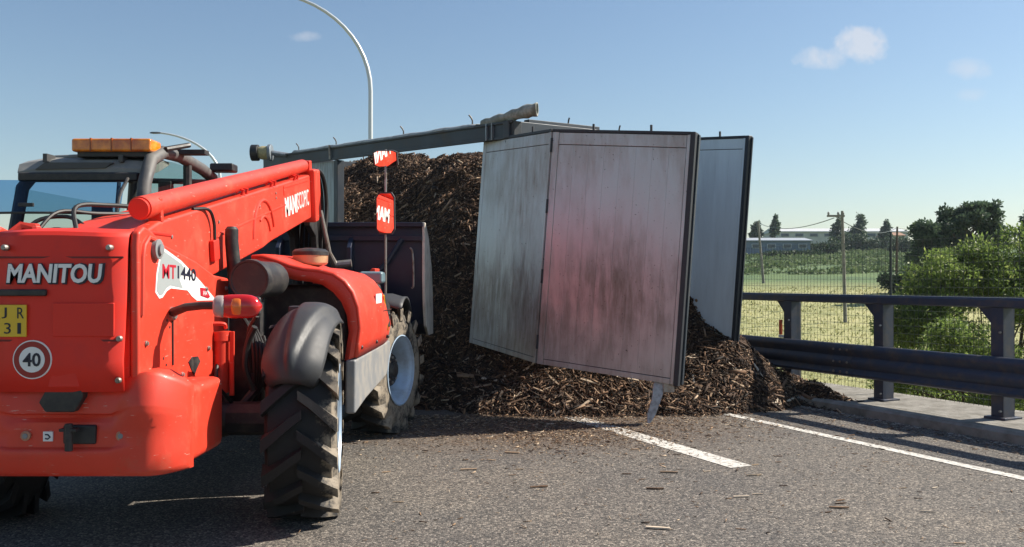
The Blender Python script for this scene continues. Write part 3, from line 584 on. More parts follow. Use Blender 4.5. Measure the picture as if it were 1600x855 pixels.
# engine hood: lofted sheet
hp = [(.42, 1.70), (.50, 1.705), (.60, 1.675), (.70, 1.635), (.80, 1.61), (.92, 1.60), (1.02, 1.575), (1.10, 1.52), (1.16, 1.44), (1.20, 1.33), (1.215, 1.18), (1.20, 1.07), (1.185, .965)]
rings = []
for y, dz, dx in ((.74, 0, 0), (.78, .01, .008), (1.1, .015, .008), (1.7, .015, .006), (2.15, .0, 0), (2.5, -.07, -.02), (2.75, -.16, -.05), (2.86, -.26, -.08)):
    rings.append([(x + dx * (x > 1), y, max(.965, z + dz * min(1, max(0, (z - .96) / .5)))) for x, z in hp])
hood = part(MB().loft(rings), 'engine_hood', RED, solid=.03, smooth=60)
inn = [(x - .075 * min(1, max(.15, (x - .42) / .5)), z - .075 * min(1, max(.3, (z - .9) / .6))) for x, z in hp]
part(MB().loft([[(x, .745, z) for x, z in hp], [(x, .725, z - .004) for x, z in [(a * .5 + c * .5, b * .5 + d * .5) for (a, b), (c, d) in zip(hp, inn)]], [(x, .75, z) for x, z in inn], [(x, .92, z) for x, z in inn]]), 'hood_lip', RED, parent=hood, smooth=60)
part(MB().box(.45, 1.10, .94, 2.7, .66, 1.50), 'engine_block', BLACK, .04)
for y0, y1, z in ((.80, 2.45, 1.265), ):
    part(MB().box(1.205, 1.2255, y0, y1, z - .004, z + .004), 'hood_seam', mat('seam_dark', (.06, .01, .008), .7), parent=hood)
for y, z in ((.86, 1.2), (.86, 1.03), (1.6, 1.02), (2.3, 1.02), (2.35, 1.22)):
    part(MB().lathe([(1.19, .016), (1.222, .016), (1.228, .01), (1.229, 0)], 10, 'x', (0, y, z)), 'bolt', BLACK, parent=hood)
part(MB().box(1.214, 1.222, 1.55, 1.86, 1.34, 1.42), 'hood_sticker', WHITE, parent=hood)
part(MB().box(1.214, 1.223, 1.62, 1.82, 1.245, 1.31), 'hood_sticker', YELLOW, parent=hood)
part(MB().box(1.203, 1.213, .98, 1.36, 1.03, 1.10), 'hood_sticker', WHITE, parent=hood)
part(MB().prism([(2.1, 1.38), (2.42, 1.30), (2.45, 1.10), (2.3, 1.12)], 'x', 1.205, 1.216), 'hood_vent', BLACK, parent=hood)
part(MB().tube([(1.212, 2.05, 1.40), (1.214, 2.2, 1.16), (1.21, 2.33, 1.08)], .008, 6), 'hood_trim', YELLOW, parent=hood)
# pre-cleaner
pc = part(MB().lathe([(1.645, .06), (1.66, .125), (1.675, .138), (1.745, .142), (1.75, .12)], 28, 'z', (.72, 1.35, 0)), 'air_precleaner', CREAM)
part(MB().lathe([(1.735, .146), (1.765, .146), (1.785, .12), (1.795, .05), (1.796, 0)], 28, 'z', (.72, 1.35, 0)), 'precleaner_lid', BLACK, parent=pc)
part(MB().tube([(.72, 1.35, 1.57), (.72, 1.35, 1.66)], .07, 14), 'precleaner_neck', BLACK, parent=pc)
# step panel below the hood
part(MB().prism([(.72, .95), (2.55, .97), (2.62, .90), (2.35, .66), (1.2, .60), (.70, .55)], 'x', 1.12, 1.20), 'step_panel', LGREY, .02)
part(MB().box(.6, 1.11, 1.0, 2.4, .62, .95), 'fuel_tank', BLACK, .03)
# front mudguard and lamp
mg = []
for i in range(9):
    a = R(60 + 75 * i / 8); mg.append([(x, 3.18 - .76 * math.cos(a), .63 + (.76 - (.03 if abs(x - 1.03) > .2 else 0)) * math.sin(a)) for x in (.78, .82, .92, 1.03, 1.14, 1.24, 1.28)])
part(MB().loft(mg), 'front_mudguard', GREY, solid=.02)
part(MB().box(.84, 1.08, 2.9, 3.1, 1.50, 1.62), 'front_lamp', mat('lamp_blue_grey', (.16, .25, .29), .3, coat=.4), .03)
part(MB().tube([(.96, 3.0, 1.36), (.96, 3.0, 1.52)], .03, 8), 'lamp_post', BLACK)
# mirrors on their stem
stem = part(MB().tube([(1.03, 3.45, 1.38), (1.03, 3.45, 2.9)], .012, 8), 'mirror_stem', STEEL)
def mirror(cx, cy, cz, wd, ht, nrm, backm, toward=None):
    Nn = Vector(nrm).normalized(); X = Nn.cross(Vector((0, 0, 1))).normalized() * -1; Y = Nn.cross(X) * -1
    if Y.z < 0: Y = -Y
    c = Vector((cx, cy, cz))
    def oct_(sx, sy, off): 
        k = .22; pts = [(-1, -1 + k), (-1 + k * 1.5, -1), (1 - k * 1.5, -1), (1, -1 + k), (1, 1 - k), (1 - k * 1.5, 1), (-1 + k * 1.5, 1), (-1, 1 - k)]
        return [c + X * a * sx / 2 + Y * b * sy / 2 + Nn * off for a, b in pts]
    h = part(MB().loft([oct_(wd * .6, ht * .7, -.07), oct_(wd, ht, -.03), oct_(wd, ht, 0)], closed=True, caps=True), 'mirror_housing', backm, parent=stem, smooth=30)
    part(MB().loft([oct_(wd * .9, ht * .93, -.005), oct_(wd * .9, ht * .93, .003)], closed=True, caps=True), 'mirror_glass', MIRROR, parent=h, smooth=0)
mirror(1.03, 3.42, 2.23, .20, .44, (-.164, -.985, -.045), GREY)
mirror(1.03, 3.42, 2.80, .26, .17, (-.15, -.93, -.30), GREY)
# wheels: tyre carcass with chevron lugs
def tyre_mb():
    mb = MB(); mb.lathe([(-.20, .335), (-.215, .42), (-.21, .51), (-.185, .565), (-.1, .583), (0, .588), (.1, .583), (.185, .565), (.21, .51), (.215, .42), (.20, .335)], 72, 'x', caps=False)
    nl = 17
    for sd_ in (-1, 1):
        for k in range(nl):
            a0 = 2 * math.pi * (k + (.5 if sd_ > 0 else 0)) / nl; secs = []
            for t in (-.012, .06, .13, .19, .222, .224):
                f = max(0, t) / .224; ang = a0 + .30 * f; hw = (.026 + .014 * f) / .62; ro = .638 - .016 * f ** 2; ri = .578 - .04 * f ** 3
                if t > .2: ro -= .0 if t < .223 else .06; ri -= .04
                q = []
                for da, r in ((-hw * 1.25, ri), (-hw, ro), (hw, ro), (hw * 1.25, ri)):
                    q.append((sd_ * t, r * math.cos(ang + da), r * math.sin(ang + da)))
                secs.append(q)
            mb.loft(secs, closed=True, caps=True)
    return mb
tyre_me = None; rim_me = None
def wheel(x, y, steer, right):
    global tyre_me, rim_me
    hub = MB().lathe([(-.06, .2), (.04, .2), (.08, .175), (.11, .155), (.12, .085), (.15, .075), (.16, .05), (.161, .0)], 28, 'x')
    h = hub.build('wheel', BLACK, TH, 0, loc=(x, y, .628)); h.rotation_euler = (0, 0, steer if right else steer + math.pi)
    if tyre_me is None:
        t = tyre_mb().build('tyre', TYRE, h, 0, smooth=30); tyre_me = t.data
        rm = MB().lathe([(-.19, .34), (-.205, .355), (-.215, .35), (-.2, .30), (-.1, .27), (-.02, .255), (-.03, .11), (-.01, .11), (-.01, .19), (.0, .235), (.04, .25), (.10, .275), (.13, .295), (.16, .30), (.19, .325), (.205, .352), (.215, .356), (.218, .345), (.20, .335)], 48, 'x', caps=False).build('rim', RIMM, h, 0, smooth=40); rim_me = rm.data
    else:
        for nm, me in (('tyre', tyre_me), ('rim', rim_me)):
            o = bpy.data.objects.new(nm, me); C.objects.link(o); o.parent = h
    for k in range(8):
        a = 2 * math.pi * k / 8
        MB().lathe([(.09, .014), (.122, .014), (.127, .01)], 6, 'x', (0, .125 * math.cos(a), .125 * math.sin(a))).build('wheel_nut', STEEL, h)
wheel(1.0, 0, R(9), True); wheel(1.03, 3.18, R(-15), True); wheel(-1.0, 0, R(9), False); wheel(-1.03, 3.18, R(-15), False)
# rear mudguard (right): domed shell with a V ridge; plain one on the left
def mudguard(cx, nm):
    rings = []; nf, ng = 28, 32
    for i in range(nf + 1):
        f = i / nf; a = R(100 - 73 * f); row = []
        tap = math.sqrt(max(.0, 1 - max(0, (f - .72) / .285) ** 2.4))
        for j in range(ng + 1):
            g = -1 + 2 * j / ng; x = cx + .19 * g * (.55 + .45 * tap)
            rr = .725 - .10 * abs(g) ** 3 - .07 * max(0, (f - .82) / .18) ** 2
            l0, l1 = -.30 * (1 - f) ** .8 - .02, .80 * (1 - f) ** .9 + .02
            k = 1 / (1 + math.exp(-(g - l0) / .022)) * 1 / (1 + math.exp((g - l1) / .022)) * min(1, max(0, (.95 - f) / .1))
            rr += .030 * k
            row.append((x, -rr * math.cos(a), .63 + rr * math.sin(a)))
        rings.append(row)
    return part(MB().loft(rings), nm, GREY, solid=.015, smooth=70)
mudguard(1.03, 'rear_mudguard'); mudguard(-1.03, 'rear_mudguard')
part(MB().box(.88, .985, .0, .12, 1.29, 1.365), 'mudguard_bracket', GREY, .008)
part(MB().box(1.02, 1.125, .0, .12, 1.29, 1.365), 'mudguard_bracket', GREY, .008)
part(MB().tube([(.98, .05, 1.36), (.9, .2, 1.2), (.7, .2, .9), (.55, .1, .7)], .03, 8), 'mudguard_stay', BLACK)
part(MB().hose([(.77, -.38, 1.25), (.72, -.35, 1.15), (.70, -.34, 1.0), (.74, -.3, .85)], .02, 7).hose([(.79, -.4, 1.32), (.71, -.3, 1.2), (.69, -.2, .95)], .015, 7), 'brake_hose', RUBBERHOSE)
# cab
cabm = BLACK
cab = part(MB().box(-1.2, -.25, .45, 2.45, .85, 1.35), 'cab', mat('cab_lower_paint', (.03, .03, .032), .5), .03)
part(MB().tube([(-.24, .40, 1.35), (-.24, .38, 1.9), (-.24, .42, 2.22), (-.24, .53, 2.40), (-.24, .75, 2.485), (-.24, 1.1, 2.50), (-.24, 1.6, 2.46), (-.24, 2.05, 2.38), (-.24, 2.38, 2.2), (-.24, 2.52, 1.8), (-.24, 2.6, 1.35)], .048, 12), 'side_arch', mat('arch_grey', (.085, .085, .085), .55, col2=(.14, .135, .125), scale=8), parent=cab)
part(MB().tube([(-1.2, .45, 1.3), (-1.2, .48, 1.8), (-1.17, .55, 2.2), (-1.1, .62, 2.34)], .045, 10), 'pillar', BLACK, parent=cab)
part(MB().tube([(-1.2, 2.45, 1.3), (-1.2, 2.4, 1.9), (-1.12, 2.3, 2.44)], .04, 10), 'pillar', BLACK, parent=cab)
part(MB().box(-.88, -.76, 2.26, 2.34, 1.3, 2.44), 'pillar', BLACK, .01, parent=cab)
part(MB().tube([(-.24, 1.25, 1.4), (-.24, 1.25, 2.45)], .035, 8), 'pillar', BLACK, parent=cab)
roofp = MB()
rr = []
for y, z0, z1, wd in ((.50, 2.30, 2.34, .46), (.55, 2.30, 2.40, .475), (.68, 2.33, 2.44, .48), (.86, 2.40, 2.45, .48), (.92, 2.42, 2.445, .47)):
    cx = -.72; rr.append([(cx - wd, y, z0), (cx - wd, y, z1 - .03), (cx - wd + .10, y, z1 - .012), (cx - wd + .2, y, z1), (cx + wd - .2, y, z1), (cx + wd - .04, y, z1 - .01), (cx + wd, y, z1 - .025), (cx + wd, y, z0)])
rf = part(roofp.loft(rr, closed=True, caps=True), 'cab_roof', ROOFG, .008, parent=cab, smooth=30)
part(MB().add([(-1.15, .92, 2.44), (-.26, .92, 2.44), (-.28, 2.3, 2.46), (-1.13, 2.3, 2.46)], [(0, 1, 2, 3)]), 'roof_window', GLASS, parent=cab, smooth=0)
part(MB().tube([(-1.17, .9, 2.40), (-1.16, 1.5, 2.46), (-1.13, 2.3, 2.45)], .03, 8), 'roof_bar', BLACK, parent=cab)
part(MB().tube([(-1.13, 2.31, 2.45), (-.26, 2.31, 2.43)], .025, 8), 'roof_bar', BLACK, parent=cab)
part(MB().box(-1.15, -.3, .44, .52, 2.235, 2.30), 'rear_header', BLACK, .015, parent=cab)
part(MB().prism([(-1.05, 2.325), (-.55, 2.335), (-.50, 2.375), (-.98, 2.375)], 'y', .49, .53).box(-1.0, -.97, .5, .62, 2.38, 2.44).box(-.46, -.43, .5, .62, 2.38, 2.43), 'roof_rail', mat('roof_trim', (.06, .06, .06), .5), parent=cab)
part(MB().tube([(-1.1, .7, 2.36), (-1.0, .68, 2.435), (-.8, .66, 2.44)], .018, 8), 'roof_hose', ROOFG, parent=cab)
lb = part(MB().box(-.80, -.23, .50, .70, 2.455, 2.55), 'light_bar', AMBER, .018, seg=3)
part(MB().box(-.77, -.26, .53, .67, 2.42, 2.458), 'light_bar_base', BLACK, .006, parent=lb)
for x in (-.66, -.51, -.37):
    part(MB().box(x - .004, x + .004, .496, .704, 2.46, 2.552), 'lens_joint', mat('lens_joint', (.3, .07, .008), .3), parent=lb)
part(MB().box(-.22, .0, .95, 1.05, 2.50, 2.535).tube([(-.2, .7, 2.5), (-.1, .9, 2.56)], .02, 8), 'roof_wiper', BLACK, parent=cab)
part(MB().box(-.22, -.02, 1.7, 1.85, 2.46, 2.53), 'work_lamp', BLACK, .015, parent=cab)
part(MB().add([(-.24, .47, 1.4), (-.24, .46, 2.2), (-.24, .62, 2.4), (-.24, 1.1, 2.46), (-.24, 1.7, 2.43), (-.24, 2.2, 2.28), (-.24, 2.45, 1.95), (-.24, 2.52, 1.4)], [tuple(range(8))]), 'side_window', GLASS, parent=cab, smooth=0)
part(MB().add([(-1.2, .5, 1.35), (-1.2, .5, 2.2), (-1.2, 2.3, 2.2), (-1.2, 2.4, 1.35)], [(0, 1, 2, 3)]), 'side_window', GLASS, parent=cab, smooth=0)
part(MB().add([(-1.15, 2.45, 1.35), (-.3, 2.45, 1.35), (-.3, 2.3, 2.44), (-1.15, 2.3, 2.44)], [(0, 1, 2, 3)]), 'windscreen', GLASS, parent=cab, smooth=0)
# rear window swung open: tinted pane hinged below the roof
pane = []
for i in range(9):
    f = i / 8; g = -1 + 2 * f
    pane.append([(-.82 + .45 * g, .42 - .02 * abs(g), 2.24), (-.83 + .49 * g, .26 + .05 * g * g, 2.17), (-.83 + .52 * g, .08 + .12 * g * g, 2.03), (-.83 + .53 * g, .0 + .14 * g * g, 1.98)])
pn = part(MB().loft(pane), 'rear_window', TINT, parent=cab, smooth=60)
part(MB().tube([(r_[3][0], r_[3][1], r_[3][2]) for r_ in pane], .008, 6), 'window_edge', BLACK, parent=cab)
part(MB().box(-.9, -.8, .0, .02, 2.02, 2.045), 'window_handle', BLACK, .004, parent=cab)
part(MB().hose([(-.35, .40, 2.25), (-.32, .2, 2.1), (-.32, .15, 1.9), (-.36, .3, 1.6)], .012, 8).hose([(-.42, .42, 2.22), (-.38, .3, 2.0), (-.42, .4, 1.7)], .014, 8), 'window_strut', BLACK, parent=cab)
# interior
seat = part(MB().box(-.95, -.5, 1.0, 1.5, 1.2, 1.35).box(-.95, -.5, .92, 1.04, 1.3, 1.78), 'seat', SEATM, .05, parent=cab)
part(MB().tube([(-.73 + .17 * math.cos(a), 2.0 + .06 * math.sin(a), 1.68 + .15 * math.sin(a)) for a in [2 * math.pi * i / 16 for i in range(17)]], .015, 7, caps=False).tube([(-.73, 2.0, 1.68), (-.73, 2.2, 1.35)], .03, 8), 'steering_wheel', BLACK, parent=cab)
part(MB().box(-1.1, -.35, 2.2, 2.4, 1.3, 1.5), 'dashboard', BLACK, .03, parent=cab)
part(MB().box(-.58, -.44, .34, .38, 1.86, 2.05), 'inner_mirror', BLACK, .01, parent=cab)
part(MB().hose([(-.98, .36, 1.70), (-.95, .30, 1.82), (-.80, .28, 1.88), (-.66, .30, 1.84), (-.55, .36, 1.74), (-.45, .4, 1.70)], .022, 8), 'cab_hose', RUBBERHOSE, parent=cab)
part(MB().box(-1.22, -.42, .36, .46, 1.28, 1.42), 'cab_rear_sill', BLACK, .02, parent=cab)

# ------------------------------------------------------------------ trailer
A = Vector((0, 11.2, 0)); D = Vector((-.621, .784, 0)); T = Vector((.784, .621, 0))
def tp(s, t, z): return A + D * s + T * t + Vector((0, 0, z))
def topz(s, t=0): return 3.42 + .049 * s + .03 * t
TR = empty('trailer', tp(2, 1.2, 0), 0, 'steel bulk trailer with its wall doors hanging open and wood chips bursting out', 'trailer')
TR_OFF = -Vector(TR.location)
def tpart(mb, name, m, bevel=0, parent=None, **k):
    mb.v = [tuple(Vector(p) + TR_OFF) for p in mb.v]; return mb.build(name, m, parent or TR, bevel, **k)
SL = 7.6
rail = tpart(MB().beam(tp(-.12, 0, topz(0)), tp(SL, 0, topz(SL)), .13, .20), 'top_rail', TRAILER, .012)
tpart(MB().beam(tp(-.1, -.075, topz(0) + .09), tp(SL, -.075, topz(SL) + .09), .03, .03).beam(tp(-.1, -.07, topz(0) - .1), tp(SL, -.07, topz(SL) - .1), .025, .035), 'rail_lip', TRAILER, .004, parent=rail)
tpart(MB().beam(tp(-.1, 2.5, topz(0, 2.5)), tp(SL, 2.5, topz(SL, 2.5)), .12, .2), 'far_rail', TRAILER, .012)
tpart(MB().beam(tp(0, -.1, topz(0)), tp(0, 2.56, topz(0, 2.5)), .12, .22), 'rear_header', TRAILER, .012)
tpart(MB().beam(tp(0.02, .25, topz(0) + .14), tp(0.02, 1.5, topz(0, 1.5) + .13), .10, .05), 'header_plate', TRAILER, .006)
tpart(MB().beam(tp(SL, -.06, topz(SL)), tp(SL, 2.56, topz(SL, 2.5)), .12, .22), 'front_header', TRAILER, .012)
for s in (.0, 4.65, SL):
    tpart(MB().beam(tp(s, 0, .9 if s < 1 else .2), tp(s, 0, topz(s) - .12), .13, .13, up=T), 'post', TRAILER, .01)
    tpart(MB().beam(tp(s, 2.5, .2), tp(s, 2.5, topz(s, 2.5) - .1), .12, .12, up=T), 'post', TRAILER, .01)
npan = 6
for k in range(npan):
    s0 = 4.73 + (SL - 4.8) * k / npan; s1 = 4.73 + (SL - 4.8) * (k + 1) / npan - .012
    tpart(MB().hexa([tp(s0, -.015, .6), tp(s1, -.015, .6), tp(s1, .02, .6), tp(s0, .02, .6), tp(s0, -.015, topz(s0) - .125), tp(s1, -.015, topz(s1) - .125), tp(s1, .02, topz(s1) - .125), tp(s0, .02, topz(s0) - .125)]), 'wall_panel', SHEET, .003)
tpart(MB().hexa([tp(0, 2.47, .5), tp(SL, 2.47, .5), tp(SL, 2.53, .5), tp(0, 2.53, .5), tp(0, 2.47, topz(0, 2.5) - .1), tp(SL, 2.47, topz(SL, 2.5) - .1), tp(SL, 2.53, topz(SL, 2.5) - .1), tp(0, 2.53, topz(0, 2.5) - .1)]), 'far_wall', SHEET)
tpart(MB().hexa([tp(SL - .03, 0, .5), tp(SL + .03, 0, .5), tp(SL + .03, 2.5, .5), tp(SL - .03, 2.5, .5), tp(SL - .03, 0, 3.6), tp(SL + .03, 0, 3.6), tp(SL + .03, 2.5, 3.6), tp(SL - .03, 2.5, 3.6)]), 'front_wall', SHEET)
tpart(MB().hexa([tp(.05, .45, .35), tp(SL, .45, .35), tp(SL, 2.5, .35), tp(.05, 2.5, .35), tp(.05, .45, .5), tp(SL, .45, .5), tp(SL, 2.5, .5), tp(.05, 2.5, .5)]), 'floor', TRAILER)
def hook(p, dx=.03):
    p = Vector(p); tpart(MB().tube([p, p + Vector((0, 0, .08)), p + Vector((-dx * .6, 0, .12)), p + Vector((-dx * 1.6, 0, .155))], .011, 6), 'tarp_hook', BLACK)
for s in (.85, 2.6, 4.75, 6.2): hook(tp(s, 0, topz(s) + .12))
hook(tp(0, .95, topz(0) + .11), -.01); hook(tp(0, 1.9, topz(0) + .11), -.01)
for s in (.3, .42): tpart(MB().beam(tp(s, -.075, topz(s) - .11), tp(s, -.075, topz(s) + .11), .02, .05, up=T), 'rail_clip', SHEET, .003)
tpart(MB().tube([tp(4.8, -.09, topz(4.8) - .1), tp(4.8, -.1, topz(4.8) + .14)], .018, 8), 'rail_clip', STEEL)
# loose cord hanging under the rail at the back
tpart(MB().tube([tp(.4, 2.3, 3.28), tp(1.5, 2.2, 3.36), tp(2.6, 2.2, 3.50), tp(3.2, 2.2, 3.6)], .022, 6), 'loose_strap', BLACK)
# tarp reel at the front end
wn_ = tp(6.6, -.15, 0)
wc = Vector((wn_.x - .55, wn_.y, 3.86))
tpart(MB().tube([wc, wc + Vector((.13, 0, 0))], .15, 16), 'reel_end', BLACK, .01)
tpart(MB().tube([wc + Vector((.13, 0, .0)), wc + Vector((.19, 0, 0)), wc + Vector((.31, 0, 0))], [.10, .125, .12], 16), 'strap_coil', mat('strap_webbing', (.42, .36, .2), .8, var=.3, scale=30))
tpart(MB().tube([wc + Vector((.31, 0, 0)), wc + Vector((.37, 0, 0))], .155, 18).tube([wc + Vector((.37, 0, 0)), wc + Vector((.75, .1, -.05))], .05, 8), 'reel_disc', SHEET, .01)
# door leaves: bottom/top height at each end
P1, P2, P3 = Vector((-.45, 11.77, 0)), Vector((.375, 10.2, 0)), Vector((1.82, 9.50, 0))
Q1, Q2 = Vector((1.95, 12.62, 0)), Vector((2.90, 11.35, 0))
def leaf(p, q, zb0, zb1, zt0, zt1, nplank, label, right_frame, dm=None):
    dm = dm or DOORM
    d = (q - p).normalized(); nrm = Vector((d.y, -d.x, 0))     # towards the camera side
    if nrm.y > 0: nrm = -nrm
    L = (q - p).length
    def at(f, z, off): 
        zb, zt = zb0 + (zb1 - zb0) * f, zt0 + (zt1 - zt0) * f
        return p + (q - p) * f + nrm * off + Vector((.19 * (z - .5), 0, zb + (zt - zb) * z))
    def slab(f0, f1, z0, z1, o0, o1): return MB().hexa([at(f0, z0, o0), at(f1, z0, o0), at(f1, z0, o1), at(f0, z0, o1), at(f0, z1, o0), at(f1, z1, o0), at(f1, z1, o1), at(f0, z1, o1)])
    e = .02 / L
    core = tpart(slab(.006, .994, .004, .992, -.045, .012), 'door', DARKEDGE, .003); core['label'] = label
    # aluminium planks, edge to edge, with a fine recessed joint
    a0, a1 = .05, .975
    for k in range(nplank):
        f0 = a0 + (a1 - a0) * k / nplank; f1 = a0 + (a1 - a0) * (k + 1) / nplank - .0007 / L
        tpart(slab(f0, f1, .025, .945, .010, .019), 'plank', dm, .0006, seg=1, parent=core)
    tpart(slab(.0, .048, .0, 1.0, -.04, .023), 'door_stile', dm, .004, parent=core)
    tpart(slab(.977, 1.0, .0, 1.0, -.04, .023), 'door_stile', dm, .004, parent=core)
    tpart(slab(.05, .975, .948, .998, -.03, .021), 'door_rail', dm, .004, parent=core)
    tpart(slab(.05, .975, .0, .022, -.03, .021), 'door_rail', dm, .004, parent=core)
    tpart(slab(-.002, 1.002, 1.0, 1.012, -.05, .03), 'door_cap', DARKEDGE, .003, parent=core)
    if right_frame:
        tpart(slab(1.0, 1.0 + .055 / L, -.005, 1.012, -right_frame, .03), 'door_edge_frame', DARKEDGE, .008, parent=core)
        tpart(slab(1.0 + .055 / L, 1.0 + .075 / L, -.0, 1.005, -right_frame * .9, -right_frame * .45), 'door_seal', TRAILER, .004, parent=core)
    for f in (.3, .72):
        c = at(f, 1.012, -.01); tpart(MB().tube([c, c + Vector((0, 0, .07))], .014, 6), 'door_catch', DARKEDGE, parent=core)
    return core
leaf(P1, P2, .71, .585, 3.355, 3.235, 7, 'blue-grey door leaf with tar spots, folded back beside the heap', 0)
d2 = leaf(P2 + (P3 - P2).normalized() * .012, P3, .58, .42, 3.23, 3.085, 8, 'pinkish grey door leaf reflecting the red machine', .13)
leaf(Q1, Q2, .86, .72, 3.50, 3.345, 7, 'pale blue-grey door leaf swung out beside the barrier', .05, DOORLIT)
for z in (.75, 1.5, 2.3, 3.0):
    hx = P2.x - .01 + .19 * ((z - .585) / 2.65 - .5); tpart(MB().tube([(hx, P2.y - .03, z), (hx + .011, P2.y - .03, z + .16)], .012, 8), 'hinge', DARKEDGE)
# bent foot hanging from the leaf's lower corner down to the asphalt
br = [(1.60, 9.62, .47), (1.585, 9.60, .40), (1.55, 9.57, .26), (1.49, 9.54, .1), (1.455, 9.52, 0.0)]
tpart(MB().loft([[(x - hw, y - .02, z), (x + hw, y - .03, z), (x + hw, y + .02, z), (x - hw, y + .02, z)] for (x, y, z), hw in zip(br, (.06, .065, .05, .045, .012))], closed=True, caps=True), 'bent_foot', mat('galvanised_foot', (.42, .41, .4), .45, metal=.5, var=.4, scale=20), .004)
tpart(MB().box(1.62, 1.74, 9.54, 9.62, .33, .45), 'door_hook', STEEL, .006)
# rolled tarpaulin on the corner of the rail
tr = MB(); rings = []
for i in range(13):
    f = i / 12; c = tp(.62 - .95 * f, -.02, topz(0) + .155 + .065 * f) + Vector((.12 * f, 0, 0)); rr_ = .055 + .04 * f + .012 * math.sin(i * 2.1)
    rings.append([(c.x + .2 * rr_ * math.cos(a), c.y + rr_ * math.cos(a) * .9, c.z + rr_ * (.85 + .12 * math.sin(3 * a + i)) * math.sin(a)) for a in [2 * math.pi * j / 14 for j in range(14)]])
tarp = tr.loft(rings, closed=True).build('tarpaulin_roll', TARP, None, 0, smooth=60, solid=.012)
tag(tarp, 'grey-green tarpaulin rolled up on the corner of the trailer rail', 'tarpaulin')
rib = MB(); rows = []
for i in range(40):
    s = .7 + 5.6 * i / 39; k = .02 * mnoise.noise((s * 2.3, 0, 0)) + .01 * mnoise.noise((s * 7, 3, 0))
    rows.append([tp(s, -.09, topz(s) + .10 + k), tp(s, -.05, topz(s) + .143 + k), tp(s, .05, topz(s) + .15 + k * .5), tp(s, .12, topz(s) + .09 - k)])
tag(rib.loft(rows).build('tarpaulin_strip', mat('pale_tarp', (.42, .44, .44), .7, var=.4, scale=6), None, 0, smooth=60, solid=.006), 'pale strip of torn tarpaulin lying along the top rail', 'tarpaulin')

# ------------------------------------------------------------------ spilled wood chips
def sstep(a, b, x): t = min(1, max(0, (x - a) / (b - a))); return t * t * (3 - 2 * t)
def heap_h(x, y):
    v = Vector((x, y, 0)) - A; s, t = v.dot(D), v.dot(T)
    fb = mnoise.noise((x * 1.3, y * 1.3, .5)) * .5 + mnoise.noise((x * 3.1, y * 3.1, 2.5)) * .25
    # load: leans against the far wall, avalanches out of the open near side
    top = 1 + .03 * sstep(4.6, 5.6, s) - .06 * sstep(1.2, -.2, s) + .013 * s
    toe = -.25 - 1.35 * sstep(.7, 2.4, s) + .2 * sstep(3, 5, s); k0 = .2 + .75 * sstep(2.0, .3, s)
    kn = [(toe - .3, -.25), (toe, 0), (k0, 2.1), (max(.9, k0 + .4), 2.8), (1.6, 3.36), (2.0, 3.5), (2.47, 3.5)]
    h1 = -1
    if toe - .3 < t < 2.46:
        for (a0, h0), (a1, h1_) in zip(kn, kn[1:]):
            if a0 <= t <= a1: h1 = (h0 + (h1_ - h0) * (t - a0) / (a1 - a0)) * top
    end = sstep(-.35, .9, s) * (1 - sstep(4.3, 5.6, s) * (1 if t < -.1 else .0))
    h1 = h1 * end - .1 * (1 - end)
    # tongue out of the rear opening, under and behind the swung doors
    h2 = -1
    def cone(cx, cy, hh, rx, ry, rot=0):
        dx, dy = x - cx, y - cy; c, s_ = math.cos(rot), math.sin(rot); a, b = dx * c + dy * s_, -dx * s_ + dy * c
        q = math.sqrt((a / rx) ** 2 + (b / ry) ** 2); return hh * (1 - q)
    h2 = max(cone(2.35, 11.95, 1.35, 1.5, 1.75), cone(1.1, 11.3, 1.0, 1.5, 1.35), cone(.65, 11.65, 1.05, 1.3, 1.25), cone(-.15, 11.65, .72, 1.1, 1.0), cone(-.9, 11.3, .6, .9, .8), cone(1.75, 10.75, .42, 1.1, .75), cone(.55, 10.6, .45, 1.25, .62), cone(2.95, 11.5, .5, .95, .8), cone(3.45, 11.75, .4, .7, .8, -.9), cone(3.75, 11.0, .26, .3, 1.0, .43))
    h = max(h1, h2)
    if h > -.08: h += (fb * .40 + .16 * mnoise.noise((x * .8, y * .8, 7))) * min(1, max(.12, h))
    return h
xs_ = np.arange(-6.4, 4.6, .085); ys_ = np.arange(8.6, 18.6, .085)
H = np.array([[heap_h(x, y) for x in xs_] for y in ys_])
hv = []; idx = -np.ones(H.shape, dtype=int); hf = []
mask = H > -.03
for i in range(len(ys_)):
    for j in range(len(xs_)):
        if mask[max(0, i - 1):i + 2, max(0, j - 1):j + 2].any():
            idx[i, j] = len(hv); hv.append((xs_[j], ys_[i], max(H[i, j], -.03) - .012))
for i in range(len(ys_) - 1):
    for j in range(len(xs_) - 1):
        q = (idx[i, j], idx[i, j + 1], idx[i + 1, j + 1], idx[i + 1, j])
        if min(q) >= 0: hf.append(q)
heap = raw_mesh('wood_chip_heap', np.array(hv), np.array(hf), HEAPM, smooth=True)
tag(heap, 'heap of brown shredded wood chips spilling out of the open trailer', 'wood chips', kind='stuff')
